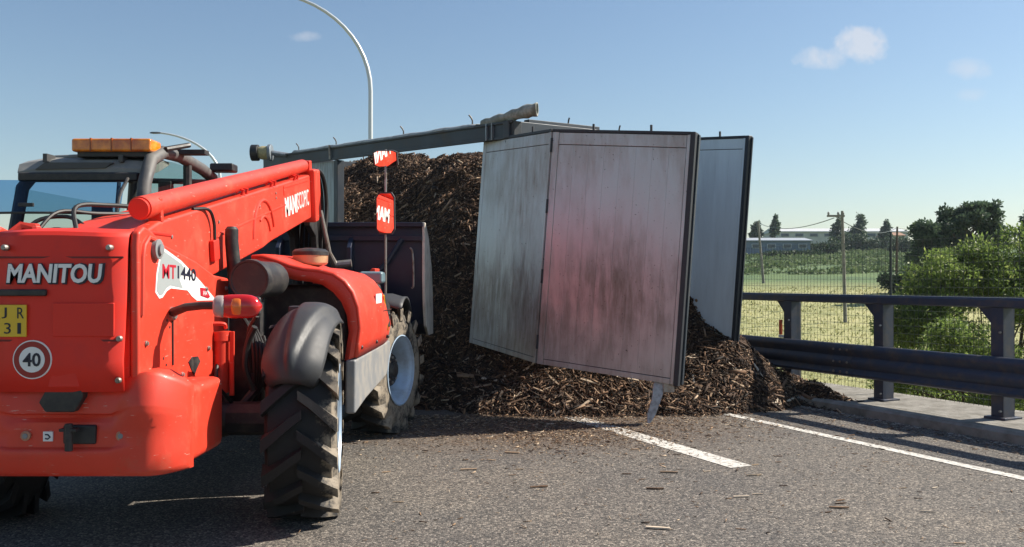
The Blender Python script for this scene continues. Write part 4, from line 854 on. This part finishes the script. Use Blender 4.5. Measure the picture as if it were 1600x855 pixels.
def chip_cloud(name, pos, size, m, parent=None, nrm=None, flat=.7):
    # one bent sliver (8-corner box) per chip
    k = len(pos); pos = np.asarray(pos)
    ln = size * rng.uniform(.5, 1.5, k) * np.where(rng.random(k) < .12, 1.8, 1); wd = ln * rng.uniform(.12, .34, k); th = ln * rng.uniform(.05, .14, k)
    d = rng.normal(size=(k, 3)); 
    if nrm is not None: d -= nrm * (d * nrm).sum(1, keepdims=True) * flat
    else: d[:, 2] *= .12
    d /= np.linalg.norm(d, axis=1, keepdims=True)
    r = rng.normal(size=(k, 3)); s = np.cross(d, r); s /= np.linalg.norm(s, axis=1, keepdims=True)
    if nrm is None: s[:, 2] *= .2; s /= np.linalg.norm(s, axis=1, keepdims=True)
    n = np.cross(d, s)
    cor = [(-1, -.7, -1), (1, -.5, -1), (1, .4, -1), (-1, .7, -1), (-1, -.7, 1), (1, -.5, 1), (1, .4, 1), (-1, .7, 1)]
    V = np.stack([pos + d * (a * ln / 2)[:, None] + s * (b * wd / 2)[:, None] + n * (c * th / 2)[:, None] for a, b, c in cor], 1)
    F = np.array([(0, 3, 2, 1), (4, 5, 6, 7), (0, 1, 5, 4), (1, 2, 6, 5), (2, 3, 7, 6), (3, 0, 4, 7)])
    return raw_mesh(name, V.reshape(-1, 3), (F[None] + (np.arange(k) * 8)[:, None, None]).reshape(-1, 4), m, parent)
# surface samples, weighted towards the side that can be seen
gy, gx = np.gradient(H, .085)
cand = np.argwhere(mask)
slope = np.sqrt(1 + gx ** 2 + gy ** 2)
wgt = slope[mask] * np.where(H[mask] > .02, 1, .4) * (slope[mask] < 3.6); wgt /= wgt.sum()
NC = 158500
pick = rng.choice(len(cand), NC, p=wgt)
ci, cj = cand[pick, 0], cand[pick, 1]
ox, oy = rng.uniform(-.5, .5, NC) * .085, rng.uniform(-.5, .5, NC) * .085
pos = np.stack([xs_[cj] + ox, ys_[ci] + oy, np.maximum(H[ci, cj] + np.clip(gx[ci, cj], -2.5, 2.5) * ox + np.clip(gy[ci, cj], -2.5, 2.5) * oy, 0) + rng.uniform(-.01, .03, NC)], 1)
nr = np.stack([-gx[ci, cj], -gy[ci, cj], np.ones(NC)], 1); nr /= np.linalg.norm(nr, axis=1, keepdims=True)
n1 = 105000
chip_cloud('loose_chips', pos[:n1], .05, CHIPM, heap, nr[:n1], .75)['kind'] = 'stuff'
chip_cloud('wood_fines', pos[n1:n1 + 50000] + np.array([0, 0, .004]), .022, CHIPM, heap, nr[n1:n1 + 50000], .6)['kind'] = 'stuff'
chip_cloud('long_twigs', pos[n1 + 50000:] + np.array([0, 0, .015]), .095, CHIPM, heap, nr[n1 + 50000:], .85)['kind'] = 'stuff'
# loose chips on the asphalt: the small ones together, the larger ones singly
def on_heap(x, y):
    j = int(round((x - xs_[0]) / .085)); i = int(round((y - ys_[0]) / .085))
    return 0 <= i < H.shape[0] and 0 <= j < H.shape[1] and H[i, j] > .01
pts = []
while len(pts) < 13000:
    q = rng.random()
    if q < .62: x, y = rng.normal(.1, 1.5), 10.1 - abs(rng.normal(0, .85))
    elif q < .8: x, y = rng.normal(.5, .55), rng.normal(8.75, .45)
    elif q < .92: p = rp(7.45 + rng.normal(0, .2), rng.uniform(3, 11)); x, y = p.x, p.y
    else: x, y = rng.uniform(-1.5, 4), rng.uniform(4.2, 9.5)
    if y < 3.8 or on_heap(x, y) or x * N.x + y * N.y > 7.72: continue
    pts.append((x, y, rng.uniform(.004, .012)))
small = chip_cloud('chip_litter', np.array(pts), .022, island_mat('wood_chip_litter', [(0, (.03, .02, .014)), (.35, (.1, .06, .036)), (.7, (.3, .19, .11)), (1, (.58, .47, .34))]))
tag(small, 'small splinters of wood littering the asphalt around the heap', 'wood splinters', kind='stuff')
# single chip meshes to share
chip_me = []
for k in range(8):
    mb = MB(); L = 1.0; rings = []
    for i in range(4):
        f = i / 3 - .5; b = .06 * math.cos(f * 3 + k); wv = .13 * (1 - .5 * abs(f) * (1 + .5 * math.sin(k * 3))) + .02 * math.sin(k + i * 2)
        rings.append([(f, -wv + b, 0), (f, wv * .8 + b, .01), (f, wv * .7 + b, .07), (f, -wv * .8 + b, .08)])
    o = mb.loft(rings, closed=True, caps=True).build('wood_chip', CHIPR, None, smooth=0); chip_me.append(o.data); bpy.data.objects.remove(o)
nchip = 0
specs = [(-.2, 8.6), (1.25, 7.1), (1.62, 6.3), (1.05, 6.55), (.9, 5.5), (2.2, 6.0), (.0, 7.9), (.45, 8.0), (2.75, 5.9), (.2, 6.6), (-.35, 7.2), (1.9, 7.0)]
while nchip < 140:
    if nchip < len(specs): x, y = specs[nchip]; ln = rng.uniform(.09, .15)
    else:
        q = rng.random()
        if q < .6: x, y = rng.normal(.3, 1.2), 9.9 - abs(rng.normal(0, .9))
        else: x, y = rng.uniform(-1.2, 3.6), rng.uniform(4.3, 9.3)
        ln = rng.uniform(.04, .085)
    if on_heap(x, y) or x * N.x + y * N.y > 7.6 or y < 4: continue
    o = bpy.data.objects.new('wood_chip', chip_me[nchip % 8]); C.objects.link(o)
    o.location = (x, y, .0035); o.scale = (ln, ln * rng.uniform(.5, 1), ln); o.rotation_euler = (0, 0, rng.uniform(-.5, .5) + (math.pi if rng.random() < .5 else 0))
    tag(o, 'single splintered wood chip lying loose on the asphalt', 'wood chip', 'wood chips scattered on the asphalt'); nchip += 1
# the biggest pieces showing on the heap
fr = np.argwhere(mask & (H > .05) & (H < .8))
vis = [(i, j) for i, j in fr if ys_[i] < 11.2 and xs_[j] > -.6]
nh = 0
while nh < 150:
    i, j = vis[rng.integers(len(vis))]
    nv = Vector((-gx[i, j], -gy[i, j], 1)).normalized()
    o = bpy.data.objects.new('wood_chip', chip_me[nh % 8]); C.objects.link(o); ln = rng.uniform(.10, .24)
    o.location = (xs_[j], ys_[i], H[i, j] + .012); o.rotation_euler = (nv.to_track_quat('Z', 'Y') @ Matrix.Rotation(rng.uniform(0, 6.28), 4, 'Z').to_quaternion()).to_euler(); o.scale = (ln, ln * .6, ln * .7)
    tag(o, 'long splinter of wood on the lower slope of the heap under the doors', 'wood chip', 'large splinters on the heap'); nh += 1

# ------------------------------------------------------------------ crash barrier and mesh fence
BN = 8.35
b0 = rp(BN, 0).dot(U)
u_post0 = Vector((4.44, 10.54, 0)).dot(U)
BR = empty('crash_barrier', rp(BN, u_post0, .12), 0, 'dark blue-grey steel crash barrier with top tube rail and wide beam along the pavement', 'crash barrier')
BOFF = -Vector(BR.location)
def bpart(mb, name, m, bevel=0, parent=None, **k):
    mb.v = [tuple(Vector(p) + BOFF) for p in mb.v]; return mb.build(name, m, parent or BR, bevel, **k)
beam = [(-.14, .76), (-.175, .755), (-.20, .72), (-.205, .68), (-.175, .645), (-.165, .61), (-.195, .575), (-.205, .54), (-.195, .50), (-.165, .465), (-.175, .43), (-.205, .405), (-.20, .38), (-.17, .365), (-.14, .37), (-.15, .40), (-.13, .46), (-.16, .54), (-.13, .61), (-.15, .68)]
u0, u1 = u_post0 - 9.2, u_post0 + 24
bpart(MB().loft([[rp(BN + n, u, z) for n, z in beam] for u in (u0, u1)], closed=True, caps=True), 'beam', RAILM, smooth=50)
trp = [(-.10, 1.265), (-.10, 1.33), (-.08, 1.355), (.06, 1.355), (.08, 1.33), (.08, 1.265), (.06, 1.25), (-.08, 1.25)]
bpart(MB().loft([[rp(BN + n, u, z) for n, z in trp] for u in (u0, u1)], closed=True, caps=True), 'top_rail', RAILM, smooth=30)
for k in range(-6, 16):
    u = u_post0 + 1.535 * k
    mb = MB()
    for (n0, n1, a0, a1) in ((-.085, -.075, -.07, .07), (.075, .085, -.07, .07), (-.075, .075, -.07, -.058)):
        mb.hexa([rp(BN + n0, u + a0, .11), rp(BN + n1, u + a0, .11), rp(BN + n1, u + a1, .11), rp(BN + n0, u + a1, .11), rp(BN + n0, u + a0, 1.25), rp(BN + n1, u + a0, 1.25), rp(BN + n1, u + a1, 1.25), rp(BN + n0, u + a1, 1.25)])
    po = bpart(mb, 'post', RAILM, .003)
    g = MB(); gp = [(.07, 1.25), (.24, 1.25), (.21, 1.22), (.10, 1.10), (.07, 1.05)]
    g.loft([[rp(BN + n, u + a, z) for a, z in gp] for n in (-.05, .05)], closed=True, caps=True)
    bpart(g, 'gusset', RAILM, parent=po)
    bpart(MB().hexa([rp(BN + n, u + a, z) for z in (.45, .70) for n, a in ((-.15, -.05), (-.08, -.05), (-.08, .05), (-.15, .05))]), 'spacer', RAILM, parent=po)
    bpart(MB().hexa([rp(BN + n, u + a, z) for z in (.118, .142) for n, a in ((-.13, -.12), (.13, -.12), (.13, .12), (-.13, .12))]), 'base_plate', RAILM, .003, parent=po)
    if abs(k) < 5:
        for z in (1.0, .2): bpart(MB().tube([rp(BN - .09, u - .03, z), rp(BN - .11, u - .06, z + .005)], .012, 7), 'bolt', STEEL, parent=po)
    if k % 3 == 0:
        lap = [(n - .006, z) for n, z in beam[:14]] + [(n + .002, z) for n, z in beam[13::-1]]
        lp = bpart(MB().loft([[rp(BN + n, u + .30 + a, z) for n, z in lap] for a in (0, .34)], closed=True, caps=True), 'lap_joint', RAILM, smooth=50)
        for a in (.36, .47, .58):
            for z in (.69, .54, .42): bpart(MB().lathe([(0, .016), (.01, .014), (.014, .006)], 8, 'z'), 'bolt', STEEL, parent=lp) if False else bpart(MB().tube([rp(BN - .205, u + a, z), rp(BN - .222, u + a, z)], .014, 7), 'bolt', STEEL, parent=lp)
    if k in (1, 9):
        bpart(MB().hexa([rp(BN + n, u + a, z) for z in (.80, 1.0) for n, a in ((-.10, .10), (-.08, .10), (-.08, .15), (-.10, .15))]), 'reflector', mat('reflector_orange', (.6, .1, .04), .4), .003, parent=po)
        bpart(MB().hexa([rp(BN + n, u + a, z) for z in (.76, .797) for n, a in ((-.10, .07), (-.08, .07), (-.08, .16), (-.10, .16))]), 'reflector_base', WHITE, .003, parent=po)
# net fence on the outer edge
FN = 8.88; ph = 2.02
FE = empty('mesh_fence', rp(FN, u_post0, .12), 0, 'tall thin wire mesh fence standing behind the crash barrier', 'fence')
FOFF = -Vector(FE.location)
def fpart(mb, name, m, parent=None, **k):
    mb.v = [tuple(Vector(p) + FOFF) for p in mb.v]; return mb.build(name, m, parent or FE, **k)
wm = MB(); wu0, wu1 = u_post0 - 5, u_post0 + 13
def wire(a, b, r):
    a, b = Vector(a), Vector(b); d = (b - a).normalized(); s = d.orthogonal().normalized() * r; t = d.cross(s)
    wm.add([a + s, a - s * .5 + t * .87, a - s * .5 - t * .87, b + s, b - s * .5 + t * .87, b - s * .5 - t * .87], [(0, 1, 4, 3), (1, 2, 5, 4), (2, 0, 3, 5)])
u = wu0
while u < wu1: wire(rp(FN, u, .10), rp(FN, u, ph), .0026); u += .062
z = .12
while z < ph: wire(rp(FN, wu0, z), rp(FN, wu1, z), .0022); z += .095
wmo = fpart(wm, 'wire_mesh', WIREM, smooth=0); wmo['kind'] = 'stuff'
for k in range(-1, 4):
    u = u_post0 + .4 + 4.6 * k
    fpart(MB().tube([rp(FN + .03, u, .05), rp(FN + .03, u, ph + .12)], .016, 8), 'fence_post', WIREM)
# ------------------------------------------------------------------ lamps and poles
def street_lamp(base, h, reach, r, label):
    e = empty('street_lamp', base, 0, label, 'street lamp', 'street lamps along the road')
    pth = [(0, 0, 0), (0, 0, h * .35), (0, 0, h * .70)]
    ch = h * .30
    for i in range(1, 13):
        a = R(80 * i / 12); pth.append((-reach * (1 - math.cos(a)) / (1 - math.cos(R(80))), 0, h * .70 + ch * math.sin(a) / math.sin(R(80))))
    MB().tube(pth, [r * 1.25, r * 1.1, r] + [r * (1 - .035 * i) for i in range(12)], 14).build('pole', POLEM, e)
    x, _, z = pth[-1]
    hd_ = MB().loft([[(x + dx, dy * wv, z + zz * wv - .02) for dy, zz in ((-.14, -.03), (-.1, .08), (.1, .08), (.14, -.03))] for dx, wv in ((.1, .5), (-.15, 1), (-.6, 1), (-.75, .5))], closed=True, caps=True).build('lamp_head', mat('lamp_head', (.1, .1, .1), .5), e)
    MB().box(x - .58, x - .18, -.11, .11, z - .065, z - .045).build('lamp_glass', LGREY, hd_)
    MB().lathe([(0, r * 2.2), (.03, r * 2.2), (.05, r * 1.4)], 16, 'z').build('base_flange', POLEM, e)
    return e
street_lamp((-5.09, 32, 0.1), 11.75, 3.35, .08, 'tall curved galvanised street lamp rising behind the trailer')
street_lamp((-21.0, 64, 1.2), 10.9, 4.3, .11, 'distant curved street lamp seen past the telehandler cab')
def pole(px, py, top, r, lean, label, mt, cross):
    z0 = terr(px, py) - .3; e = empty('utility_pole', (px, py, z0), 0, label, 'pole', 'poles of the overhead line')
    MB().tube([(0, 0, 0), (lean * .5, 0, (top - z0) * .5), (lean, 0, top - z0)], [r * 1.2, r, r * .8], 10).build('pole', mt, e)
    if cross:
        MB().box(lean - .75, lean + .12, -.05, .05, top - z0 - .30, top - z0 - .2).build('crossarm', mt, e, .01)
        for x in (-.68, -.2, .05): MB().lathe([(0, .04), (.06, .06), (.12, .05), (.16, .02)], 10, 'z', (lean + x, 0, top - z0 - .2)).build('insulator', LGREY, e)
    return e
pole(16.55, 44.2, 4.95, .08, -.15, 'concrete utility pole with crossarm standing in the dry meadow', CONCP, True)
pole(22.2, 78.5, 6.7, .11, -.5, 'thin leaning grey pole by the swung door leaf', CONCP, False)
pole(30.2, 70, 5.7, .09, .1, 'thin dark pole at the edge of the green shrubs', BARK, False)
for a, b, sag, lab in (((16.0, 44.2, 4.7), (30.25, 70, 5.6), .6, 'overhead wire running from the concrete pole to the dark pole'), ((16.0, 44.2, 4.6), (21.8, 78.5, 6.5), .5, 'overhead wire running from the concrete pole to the leaning pole'), ((30.25, 70, 5.6), (62, 90, 7.2), .8, 'overhead wire running from the dark pole behind the trees')):
    a, b = Vector(a), Vector(b)
    tag(MB().tube([a.lerp(b, i / 12) - Vector((0, 0, sag * 4 * (i / 12) * (1 - i / 12))) for i in range(13)], .022, 5).build('overhead_wire', WIREM), lab, 'wire')

# ------------------------------------------------------------------ vegetation
def leaves(name, blobs, count, size, m, parent, aspect=.5, droop=0):
    bw = np.array([b[3] * b[4] * b[5] for b in blobs]) ** .75; bw /= bw.sum(); ch = rng.choice(len(blobs), count, p=bw); B = np.array(blobs)[ch]
    d = rng.normal(size=(count, 3)); d /= np.linalg.norm(d, axis=1, keepdims=True); rr_ = rng.uniform(.25, 1.0, count) ** .55 * (1 + .18 * rng.normal(size=count) * .6)
    P = B[:, :3] + d * rr_[:, None] * B[:, 3:6]
    ax = rng.normal(size=(count, 3)) + d * .6; ax[:, 2] -= droop; ax /= np.linalg.norm(ax, axis=1, keepdims=True)
    s = np.cross(ax, rng.normal(size=(count, 3))); s /= np.linalg.norm(s, axis=1, keepdims=True)
    L = size * rng.uniform(.6, 1.4, count); W = L * aspect
    V = np.stack([P, P + ax * (L * .5)[:, None] + s * (W * .5)[:, None], P + ax * L[:, None], P + ax * (L * .5)[:, None] - s * (W * .5)[:, None]], 1)
    return raw_mesh(name, V.reshape(-1, 3), np.arange(count * 4).reshape(-1, 4), m, parent)
LEAFB = island_mat('shrub_leaf', [(0, (.07, .11, .028)), (.5, (.15, .22, .055)), (.85, (.23, .31, .08)), (1, (.32, .36, .12))], .5, .5)
LEAFD = island_mat('dark_tree_leaf', [(0, (.035, .062, .042)), (.6, (.07, .11, .065)), (1, (.12, .17, .09))], .6, .4)  # distance haze put into the leaf colour as a bluish tint
LEAFM = island_mat('hedge_leaf', [(0, (.025, .05, .025)), (.6, (.05, .085, .04)), (1, (.09, .13, .055))], .6, .25)
def plant(name, x, y, blobs, count, size, m, label, cat, group=None, trunk=.06, stems=1, aspect=.5, droop=0):
    z0 = terr(x, y); e = empty(name, (x, y, z0 - .05), 0, label, cat, group)
    bl = []
    for (dx, dy, zc, rx, ry, rz) in blobs: bl.append((dx, dy, zc - z0, rx, ry, rz))
    # break each lobe into clumps so the crown has gaps
    fine = []
    for b in bl:
        for k in range(14):
            d = rng.normal(size=3); d /= np.linalg.norm(d); q = rng.uniform(.35, 1.0)
            f = rng.uniform(.22, .42); fine.append((b[0] + d[0] * b[3] * q * .8, b[1] + d[1] * b[4] * q * .8, b[2] + d[2] * b[5] * q * .8, b[3] * f, b[4] * f, b[5] * f))
    leaves('crown', fine, count, size, m, e, aspect, droop)
    mb = MB()
    for k in range(max(stems, 1)):
        b = bl[k % len(bl)]; ox = rng.normal(0, .08) * stems; top = Vector((b[0], b[1], b[2] + b[5] * .3)); base = Vector((ox, rng.normal(0, .05) * stems, 0))
        mid = base.lerp(top, .5) + Vector((rng.normal(0, .06), rng.normal(0, .06), .1)); mb.tube([base, mid, top], [trunk, trunk * .7, trunk * .25], 7)
        for q in range(5):
            f = fine[rng.integers(len(fine))]; st_ = base.lerp(top, rng.uniform(.35, .85)); mb.tube([st_, st_.lerp(Vector(f[:3]), .55) + Vector((0, 0, .06)), Vector(f[:3])], [trunk * .4, trunk * .28, trunk * .1], 5)
    mb.build('trunk', BARK, e)
    return e
G = 'green shrubs beyond the fence'
plant('shrub', 9.3, 17.2, [(0, 0, 1.3, 1.3, 1.1, 1.1), (.9, .2, 1.95, 1.1, .9, .8), (-1.1, -.2, .9, 1.0, .9, .9), (-.2, 0, -.6, 1.4, 1.1, 1.0), (-.2, 0, 1.6, .8, .8, .7)], 42000, .085, LEAFB, 'tallest bright green shrub, above the top rail at the barrier', 'shrub', G, .05, 4, .36)
plant('shrub', 11.5, 17.0, [(0, 0, .9, 1.4, 1.1, 1.4), (.2, 0, 2.0, 1.2, .9, .9), (0, 0, -.7, 1.4, 1.1, 1.0)], 26000, .085, LEAFB, 'bright green shrub partly beyond the end of the visible barrier', 'shrub', G, .05, 3, .36)
plant('shrub', 7.75, 17.0, [(0, 0, .6, .9, 1.0, .9), (.5, 0, 1.5, .8, .8, .75), (-.1, 0, -.6, 1.0, .9, .9), (.8, -.3, -.3, .9, .8, .9)], 27000, .08, LEAFB, 'middling green shrub beside the thin dark pole', 'shrub', G, .04, 4, .36)
plant('shrub', 6.35, 12.7, [(0, 0, .6, .7, .6, .6), (.5, -.4, .35, .6, .6, .6), (-.45, .4, .1, .5, .5, .5), (.2, 0, -.35, .9, .7, .45)], 16000, .06, LEAFB, 'leafy bush right behind the mesh fence below the top rail', 'shrub', G, .03, 5, .38)
plant('shrub', 7.7, 11.9, [(0, 0, .6, .8, .7, .7), (.3, .3, -.1, .9, .7, .6)], 14000, .06, LEAFB, 'leafy bush behind the fence near its last visible post', 'shrub', G, .03, 4, .38)
plant('shrub', 5.75, 13.6, [(0, 0, -.2, .5, .5, .45), (.6, .1, .1, .6, .5, .5), (-.4, 0, -.5, .5, .4, .3)], 6000, .055, LEAFB, 'low spreading bush casting shade on the meadow behind the middle post', 'shrub', G, .025, 5, .38)
GT = 'trees on the far side of the meadow'
plant('broad_tree', 27.3, 55, [(-1.6, 0, 4.1, 1.2, 1.2, 1.1), (-.3, 0, 4.9, 1.2, 1.2, 1.1), (.9, 0, 5.5, 1.2, 1.2, 1.0), (2.0, 0, 5.7, 1.1, 1.2, .9), (-1.9, 0, 3.0, 1.0, 1.1, .9), (.5, 0, 3.5, 2.2, 1.4, 1.4), (2.6, 0, 4.4, 1.0, 1.1, 1.1)], 20000, .24, LEAFD, 'big dark green tree with a lumpy crown behind the shrubs', 'tree', GT, .2, 3)
plant('broad_tree', 32.6, 55, [(0, 0, 4.6, 1.6, 1.5, 1.6), (.8, 0, 3, 1.8, 1.5, 1.8), (1.5, 0, 5.4, 1.3, 1.3, 1.2)], 9000, .26, LEAFD, 'dark tree standing beside the big dark tree, behind the tallest shrub', 'tree', GT, .18, 2)
plant('broad_tree', 28.5, 62, [(0, 0, 1.9, 1.9, 1.4, 1.0), (-1.8, 0, 1.5, 1.3, 1.2, .8), (1.8, 0, 2.3, 1.6, 1.3, 1.1), (-.8, 0, .8, 1.6, 1.2, .7), (1, 0, .8, 1.6, 1.2, .8)], 11000, .26, LEAFM, 'lower grey-green tree at the foot of the big dark tree', 'tree', GT, .12, 3)
def far(px, d): return (px - 800) / 1390 * d
for px, y0, y1, wpx, lab in ((1181, 345, 378, 12, 'small dark cypress next to the door leaf, above the warehouse'), (1211, 336, 372, 9, 'slim dark spire-shaped tree above the warehouse roof'), (1308, 340, 385, 15, 'rounded far tree just beside the concrete pole'), (1342, 334, 385, 17, 'tall pointed far tree between the two poles'), (1383, 345, 378, 11, 'small pointed far tree beside the dark pole')):
    d = 195; x = far(px, d); zt = 1.54 + (437 - y0) / 1390 * d; zb = 1.54 + (437 - y1) / 1390 * d; rx = wpx / 1390 * d; hh = zt - zb
    plant('cypress', x, d, [(0, 0, zb + hh * .3, rx, rx, hh * .38), (0, 0, zb + hh * .62, rx * .75, rx * .7, hh * .3), (rx * .15, 0, zb + hh * .88, rx * .35, rx * .35, hh * .2)], 2600, .5, LEAFD, lab, 'tree', GT, .2, 1)
for px, yt, yb, wpx, d, lab in ((1290, 372, 398, 36, 165, 'low round hedge tree at the end of the warehouse'), (1335, 362, 398, 40, 175, 'dark hedge tree right of the concrete pole'), (1382, 366, 398, 40, 172, 'dark hedge tree behind the dark pole'), (1425, 372, 400, 34, 160, 'hedge tree in front of the pale houses'), (1238, 390, 402, 50, 150, 'long low bush in front of the warehouse')):
    x = far(px, d); zt = 1.54 + (437 - yt) / 1390 * d; zb = 1.54 + (437 - yb) / 1390 * d; rx = wpx / 1390 * d; hz = (zt - zb) / 2
    plant('hedge_tree', x, d, [(-rx * .4, 0, zb + hz * .9, rx * .7, rx * .5, hz), (rx * .35, 0, zb + hz * 1.05, rx * .7, rx * .5, hz * .95), (0, 0, zb + hz * .5, rx, rx * .5, hz * .6)], 4200, .42, LEAFM, lab, 'tree', 'hedge of trees across the field', .15, 2)
# weeds and grass tufts on the meadow: too many to count
gp = []
while len(gp) < 26000:
    a = rng.uniform(-.02, .62); d = 11 + 62 * rng.random() ** 1.7; x, y = a * d * 1.05, d
    if x * N.x + y * N.y < 9.1: continue
    gp.append((x, y, terr(x, y)))
gp = np.array(gp); k = len(gp)
ang = rng.uniform(0, 6.28, k); hh = rng.uniform(.02, .09, k) * (1 + gp[:, 1] / 60); wv = hh * rng.uniform(.12, .3, k) + .004 * gp[:, 1] / 12
dv = np.stack([np.cos(ang), np.sin(ang), np.zeros(k)], 1); ln_ = rng.normal(0, .35, (k, 3)) * hh[:, None]; ln_[:, 2] = hh
V = np.stack([gp - dv * wv[:, None], gp + dv * wv[:, None], gp + ln_], 1)
gr = raw_mesh('meadow_grass', V.reshape(-1, 3), np.arange(k * 3).reshape(-1, 3), island_mat('dry_grass_blade', [(0, (.16, .18, .06)), (.5, (.34, .34, .15)), (1, (.5, .45, .24))], .9, .4))
tag(gr, 'dry yellow-green meadow grass below the road', 'grass', kind='stuff')
bl = []
for k in range(160):
    d = rng.uniform(92, 170); x = rng.uniform(.24, .48) * d; bl.append((x, d, terr(x, d) + .15, rng.uniform(1.5, 4), 1.5, rng.uniform(.12, .35)))
tag(leaves('crop_plants', bl, 16000, .4, island_mat('crop_leaf', [(0, (.07, .11, .045)), (.6, (.12, .17, .07)), (1, (.18, .22, .1))], .7, .35), None, .6), 'green weedy crop covering the far part of the meadow', 'crop', kind='stuff')  # far crop greens paled to carry haze in their colour

# ------------------------------------------------------------------ far buildings
def building(name, x0, x1, y, depth, z0, z1, wall, roofm, roofh, label, nwin, winm):
    e = empty(name, ((x0 + x1) / 2, y, z0), 0, label, 'building'); L = (x1 - x0) / 2; h = z1 - z0
    MB().box(-L, L, 0, depth, -1, h).build('wall', wall, e)
    MB().prism([(-.4, h), (depth + .4, h), (depth + .4, h + .15), (depth / 2, h + roofh), (-.4, h + .15)], 'x', -L - .4, L + .4).build('roof', roofm, e, smooth=0)
    for k in range(nwin):
        c = -L + (2 * L) * (k + .5) / nwin; ww = L / nwin * .55
        wf = MB().box(c - ww, c + ww, -.12, .05, h * .42, h * .78).build('window', winm, e); MB().box(c - ww * .85, c + ww * .85, -.15, -.125, h * .46, h * .74).build('pane', mat('far_pane', (.05, .07, .09), .15), wf)
    return e
WBL = mat('blue_grey_cladding', (.17, .21, .28), .7, var=.2, scale=.3); WCR = mat('cream_render', (.55, .52, .46), .9, var=.15, scale=.4); WRF = mat('white_sheet_roof', (.52, .53, .54), .6, var=.1, scale=.2)
def wz(py, d): return 1.54 + (437 - py) / 1390 * d
building('warehouse', far(1120, 160), far(1266, 160), 160, 9, wz(396, 160), wz(377, 160), WBL, mat('grey_roof', (.3, .33, .37), .7), .8, 'low blue-grey warehouse across the meadow beside the door leaf', 6, WRF)
building('long_hall', far(1215, 235), far(1418, 235), 235, 14, wz(375, 235), wz(362.5, 235), WCR, WRF, 1.3, 'long white-roofed hall on the skyline behind the hedge trees', 9, WBL)
building('pale_house', far(1388, 205), far(1412, 205), 205, 6, wz(386, 205), wz(369, 205), WCR, mat('tile_roof', (.3, .17, .11), .9), 1.0, 'small pale house between the hedge trees and big dark tree', 3, WRF)

# ------------------------------------------------------------------ grit swept against the kerb
gk = []
while len(gk) < 2600:
    p = rp(7.70 - abs(rng.normal(0, .07)), rng.uniform(0, 11)); 
    if mnoise.noise((p.x * 1.7, p.y * 1.7, 0)) > -.25: gk.append((p.x, p.y, .006))
tag(chip_cloud('kerb_grit', np.array(gk), .028, island_mat('grit', [(0, (.1, .09, .08)), (.6, (.32, .3, .27)), (1, (.6, .57, .52))])), 'pale grit and gravel swept against the foot of the kerb', 'grit', kind='stuff')
# ------------------------------------------------------------------ summer haze
hm = bpy.data.materials.new('haze'); hm.use_nodes = True; hn = hm.node_tree.nodes; hn.remove(hn['Principled BSDF'])
pv = hn.new('ShaderNodeVolumePrincipled'); pv.inputs['Density'].default_value = .00022; pv.inputs['Color'].default_value = (.74, .86, .98, 1); pv.inputs['Anisotropy'].default_value = .3
hm.node_tree.links.new(pv.outputs[0], hn['Material Output'].inputs['Volume'])
tag(MB().box(-1700, 1700, -1700, 1700, -7, 36).build('haze', hm, smooth=0), 'thin summer haze over the road and fields', 'haze', kind='stuff')
